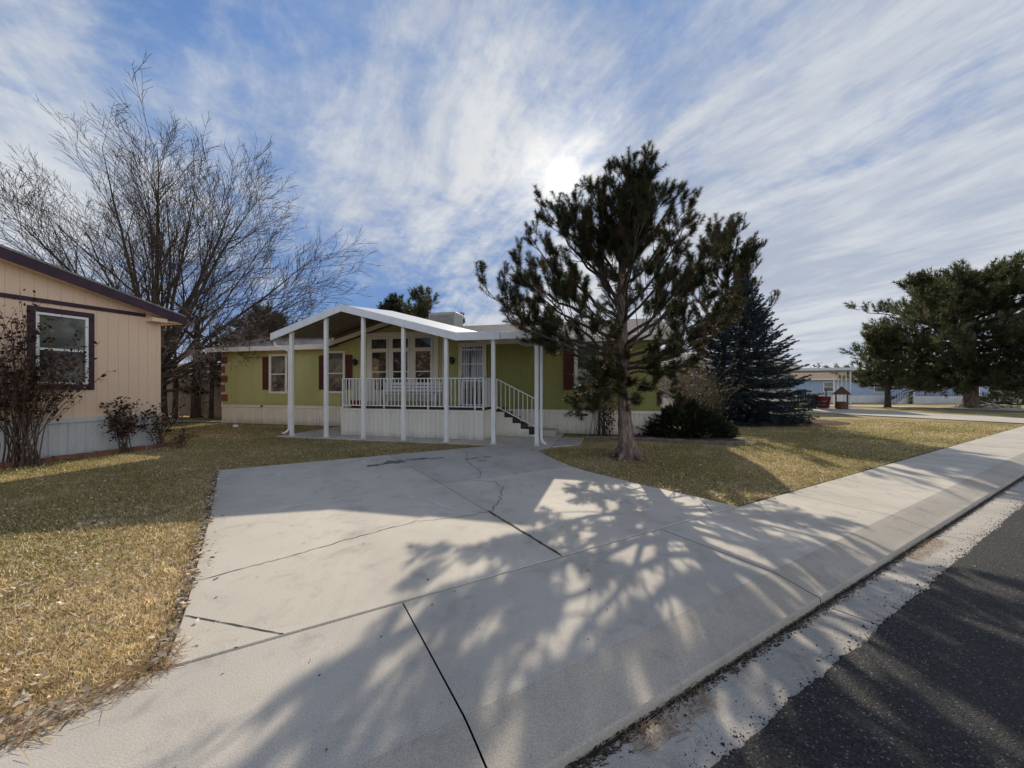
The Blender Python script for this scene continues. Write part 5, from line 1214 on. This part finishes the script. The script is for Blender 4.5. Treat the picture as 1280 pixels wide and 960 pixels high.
green = np.clip((D - 4.5) / 4.0, 0, 1) * 0.80 + 0.18 * pt
ci = rng.choice(6, n, p=[.22, .22, .12, .08, .20, .16]); gi = rng.random(n) < green; ci[gi] = rng.choice([2, 3, 3, 5], gi.sum())
patch = 1.14 + 0.45 * (0.5 + 0.5 * np.sin(X * 5.1 + 2 * np.sin(Y * 3.3)) * np.sin(Y * 6.3 + 1.7 * np.sin(X * 2.9))) * (0.6 + 0.4 * np.sin(X * 17 + Y * 11) * np.sin(Y * 19 - X * 7))
C = pal[ci] * patch[:, None] * (0.65 + 0.6 * rng.random(n))[:, None]
tag(arrmesh('lawn_grass', V, 3, C, M['blade']), kind='stuff')
# straw thatch pushed over the pavement edge at lower left
n = 3400
s_ = rng.uniform(-3.6, -0.55, n); edge_p = np.interp(s_, [-8, -1.5, -1.0, -0.55], [2.5, 2.55, 2.64, 2.92]); p_ = edge_p + rng.normal(0.05, 0.085, n) + 0.05 * np.sin(s_ * 9) * np.sin(s_ * 4.1) + 0.02
X = s_ * RU[0] + p_ * RP[0]; Y = s_ * RU[1] + p_ * RP[1]; a = rng.normal(RA + 0.2, 1.3, n); l = rng.uniform(0.025, 0.11, n)
b0 = np.stack([X, Y, rng.uniform(0.0, 0.02, n)], 1); dv = np.stack([np.cos(a) * l, np.sin(a) * l, rng.normal(0, 0.012, n)], 1); sv = np.stack([-np.sin(a), np.cos(a), np.zeros(n)], 1) * 0.0022
V = np.stack([b0 - sv, b0 + sv, b0 + dv + sv * .5, b0 + dv - sv * .5], 1); V[:, :, 2] = np.maximum(V[:, :, 2], 0.003)
C = np.array([(0.66, 0.53, 0.34), (0.55, 0.41, 0.23), (0.36, 0.24, 0.13), (0.18, 0.12, 0.07)])[rng.integers(0, 4, n)]
tag(arrmesh('straw_thatch', V, 4, C, M['blade']), kind='stuff')
# fallen leaves
X, Y, D = scatter(32000, 2.0, 20, 0.08, 0.8)
cl_ = np.sin(X * 2.3 + 1.0) * np.sin(Y * 2.9 + X * 1.3) + rng.normal(0, 0.5, len(X)) > -0.15
X, Y, D = X[cl_], Y[cl_], D[cl_]
pe = rng.uniform(2.9, 9.0, 520); se = np.interp(pe, [2.9, 3.5, 5.92, 9.1], [-0.60, -0.62, -0.80, -1.09]) - np.abs(rng.normal(0, 0.035, 520)) + 0.012
X = np.concatenate([X, se * RU[0] + pe * RP[0]]); Y = np.concatenate([Y, se * RU[1] + pe * RP[1]]); n = len(X)
V, C = leaves(np.stack([X, Y, np.full(n, 0.014) + 0.014 * rng.random(n)], 1), 0.048, [(0.5, 0.40, 0.28), (0.58, 0.49, 0.37), (0.38, 0.25, 0.15), (0.27, 0.16, 0.09), (0.62, 0.56, 0.47)])
V[:, :, 2] = V[:, :1, 2] + (V[:, :, 2] - V[:, :1, 2]) * 0.35; V[:, :, 2] = np.maximum(V[:, :, 2], 0.006)
tag(arrmesh('fallen_leaves', V, 4, C, M['leaf']), kind='stuff')
# leaves, twigs and grit on the concrete
n = 420
s_ = rng.uniform(-2, 9, n); p_ = rng.uniform(1.45, 8.8, n) ** 1.0
V, C = leaves(np.stack([s_ * RU[0] + p_ * RP[0], s_ * RU[1] + p_ * RP[1], np.full(n, 0.006)], 1), 0.022, [(0.12, 0.08, 0.05), (0.25, 0.17, 0.1), (0.06, 0.05, 0.04), (0.5, 0.42, 0.3)])
V[:, :, 2] = 0.005 + np.abs(V[:, :, 2] - 0.006) * 0.3
keep = ~lawn_mask(V[:, 0, 0], V[:, 0, 1]) & (p_ > 1.75); V, C = V[keep], C[keep]
tag(arrmesh('leaf_litter', V, 4, C, M['leaf']), kind='stuff')
# debris gathered in the gutter flow line and asphalt crumbs
def strewn(name, n, sr, pm, ps, z, lr, cols, w, mat='leaf', ang=(RA, 0.5), zr=0.008):
    s_ = rng.uniform(*sr, n); p_ = rng.normal(pm, ps, n); a = rng.normal(*ang, n); l = rng.uniform(*lr, n)
    b0 = np.stack([s_ * RU[0] + p_ * RP[0], s_ * RU[1] + p_ * RP[1], z + zr * rng.random(n)], 1)
    dv = np.stack([np.cos(a) * l, np.sin(a) * l, rng.normal(0, 0.06, n) * l], 1); sv = np.stack([-np.sin(a), np.cos(a), np.zeros(n)], 1) * (w * rng.uniform(0.5, 1.2, n))[:, None]
    V = np.stack([b0 - sv, b0 + sv, b0 + dv + sv * .6, b0 + dv - sv * .6], 1); V[:, :, 2] = np.maximum(V[:, :, 2], z)
    C = np.array(cols)[rng.integers(0, len(cols), n)]
    return tag(arrmesh(name, V, 4, C, M[mat]), kind='stuff')
strewn('gutter_debris', 11000, (-1, 16), 1.332, 0.026, -0.112, (0.008, 0.035), [(0.05, 0.04, 0.03), (0.10, 0.075, 0.055), (0.035, 0.03, 0.026), (0.2, 0.15, 0.1)], 0.004)
strewn('needle_litter', 260, (1.40, 1.98), 1.26, 0.036, -0.102, (0.03, 0.10), [(0.38, 0.25, 0.15), (0.27, 0.16, 0.09), (0.46, 0.33, 0.2)], 0.0013, ang=(RA + 0.1, 0.9), zr=0.012)
strewn('needle_litter', 300, (5.3, 6.2), 1.25, 0.035, -0.102, (0.04, 0.12), [(0.38, 0.25, 0.15), (0.27, 0.16, 0.09), (0.46, 0.33, 0.2)], 0.0015, ang=(RA + 0.1, 0.9), zr=0.012)
def crumbs(n, name):
    s_ = rng.uniform(-1, 12, n); p_ = 1.02 + np.abs(rng.exponential(0.045, n)) - 0.02; p_ = np.where(p_ > 1.33, 1.03, p_)
    c_ = np.stack([s_ * RU[0] + p_ * RP[0], s_ * RU[1] + p_ * RP[1], np.full(n, -0.088)], 1); sz = rng.gamma(1.6, 0.0013, n) + 0.0008
    zc = np.interp(p_, [1.0, 1.02, 1.16, 1.34], [-0.080, -0.090, -0.098, -0.112]); c_[:, 2] = zc
    u = np.array([(1, 0, 0), (-0.5, 0.87, 0), (-0.5, -0.87, 0), (0.1, 0.1, 1.1)])
    ang = rng.uniform(0, 6.28, n); ca, sa = np.cos(ang), np.sin(ang)
    uu = np.stack([u[None, :, 0] * ca[:, None] - u[None, :, 1] * sa[:, None], u[None, :, 0] * sa[:, None] + u[None, :, 1] * ca[:, None], np.repeat(u[None, :, 2], n, 0)], 2)
    W = c_[:, None, :] + uu * sz[:, None, None] * rng.uniform(0.7, 1.4, (n, 4, 1))
    V = np.concatenate([W[:, [0, 1, 3]], W[:, [1, 2, 3]], W[:, [2, 0, 3]]], 0)
    C = np.tile(np.array([(0.025, 0.025, 0.027)]), (3 * n, 1)) * np.tile(rng.uniform(0.7, 2.2, n), 3)[:, None]
    return tag(arrmesh(name, V, 3, C, M['leaf']), kind='stuff')
crumbs(5500, 'asphalt_crumbs')
n = 70
s_ = rng.uniform(0.2, 9, n); p_ = rng.uniform(-1.2, 0.9, n)
V, C = leaves(np.stack([s_ * RU[0] + p_ * RP[0], s_ * RU[1] + p_ * RP[1], np.full(n, -0.06)], 1), 0.02, [(0.35, 0.3, 0.22), (0.5, 0.44, 0.34), (0.2, 0.15, 0.1)])
V[:, :, 2] = np.interp(V[:, :, 0] * RP[0] + V[:, :, 1] * RP[1], [-3.0, 1.0], [-0.02, -0.076]) + 0.004 + np.abs(V[:, :, 2] + 0.06) * 0.4
tag(arrmesh('road_litter', V, 4, C, M['leaf']), kind='stuff')
# pine needles and cones under the front pine
n = 3000
r_ = np.abs(rng.normal(0, 0.9, n)); a = rng.uniform(0, 6.28, n)
X = PX + r_ * np.cos(a); Y = PYy + r_ * np.sin(a); a2 = rng.uniform(0, 6.28, n); l = rng.uniform(.05, .1, n)
b0 = np.stack([X, Y, rng.uniform(0, 0.02, n)], 1); dv = np.stack([np.cos(a2) * l, np.sin(a2) * l, 0 * l], 1); sv = np.stack([-np.sin(a2), np.cos(a2), 0 * l], 1) * 0.0018
k_ = lawn_mask(X, Y)
tag(arrmesh('pine_needle_litter', np.stack([b0 - sv, b0 + sv, b0 + dv], 1)[k_], 3, np.array([(0.24, 0.13, 0.07), (0.3, 0.18, 0.1)])[rng.integers(0, 2, n)][k_], M['leaf']), kind='stuff')

# ------------------------------------------------------------------ render settings
scene.view_settings.view_transform = 'Standard'; scene.view_settings.look = 'None'; scene.view_settings.exposure = 0; scene.view_settings.gamma = 1
scene.render.engine = 'CYCLES'
cy = scene.cycles; cy.max_bounces = 6; cy.diffuse_bounces = 3; cy.glossy_bounces = 3; cy.transparent_max_bounces = 6; cy.sample_clamp_indirect = 8
cy.use_denoising = True
print('shoots', n_sh1)
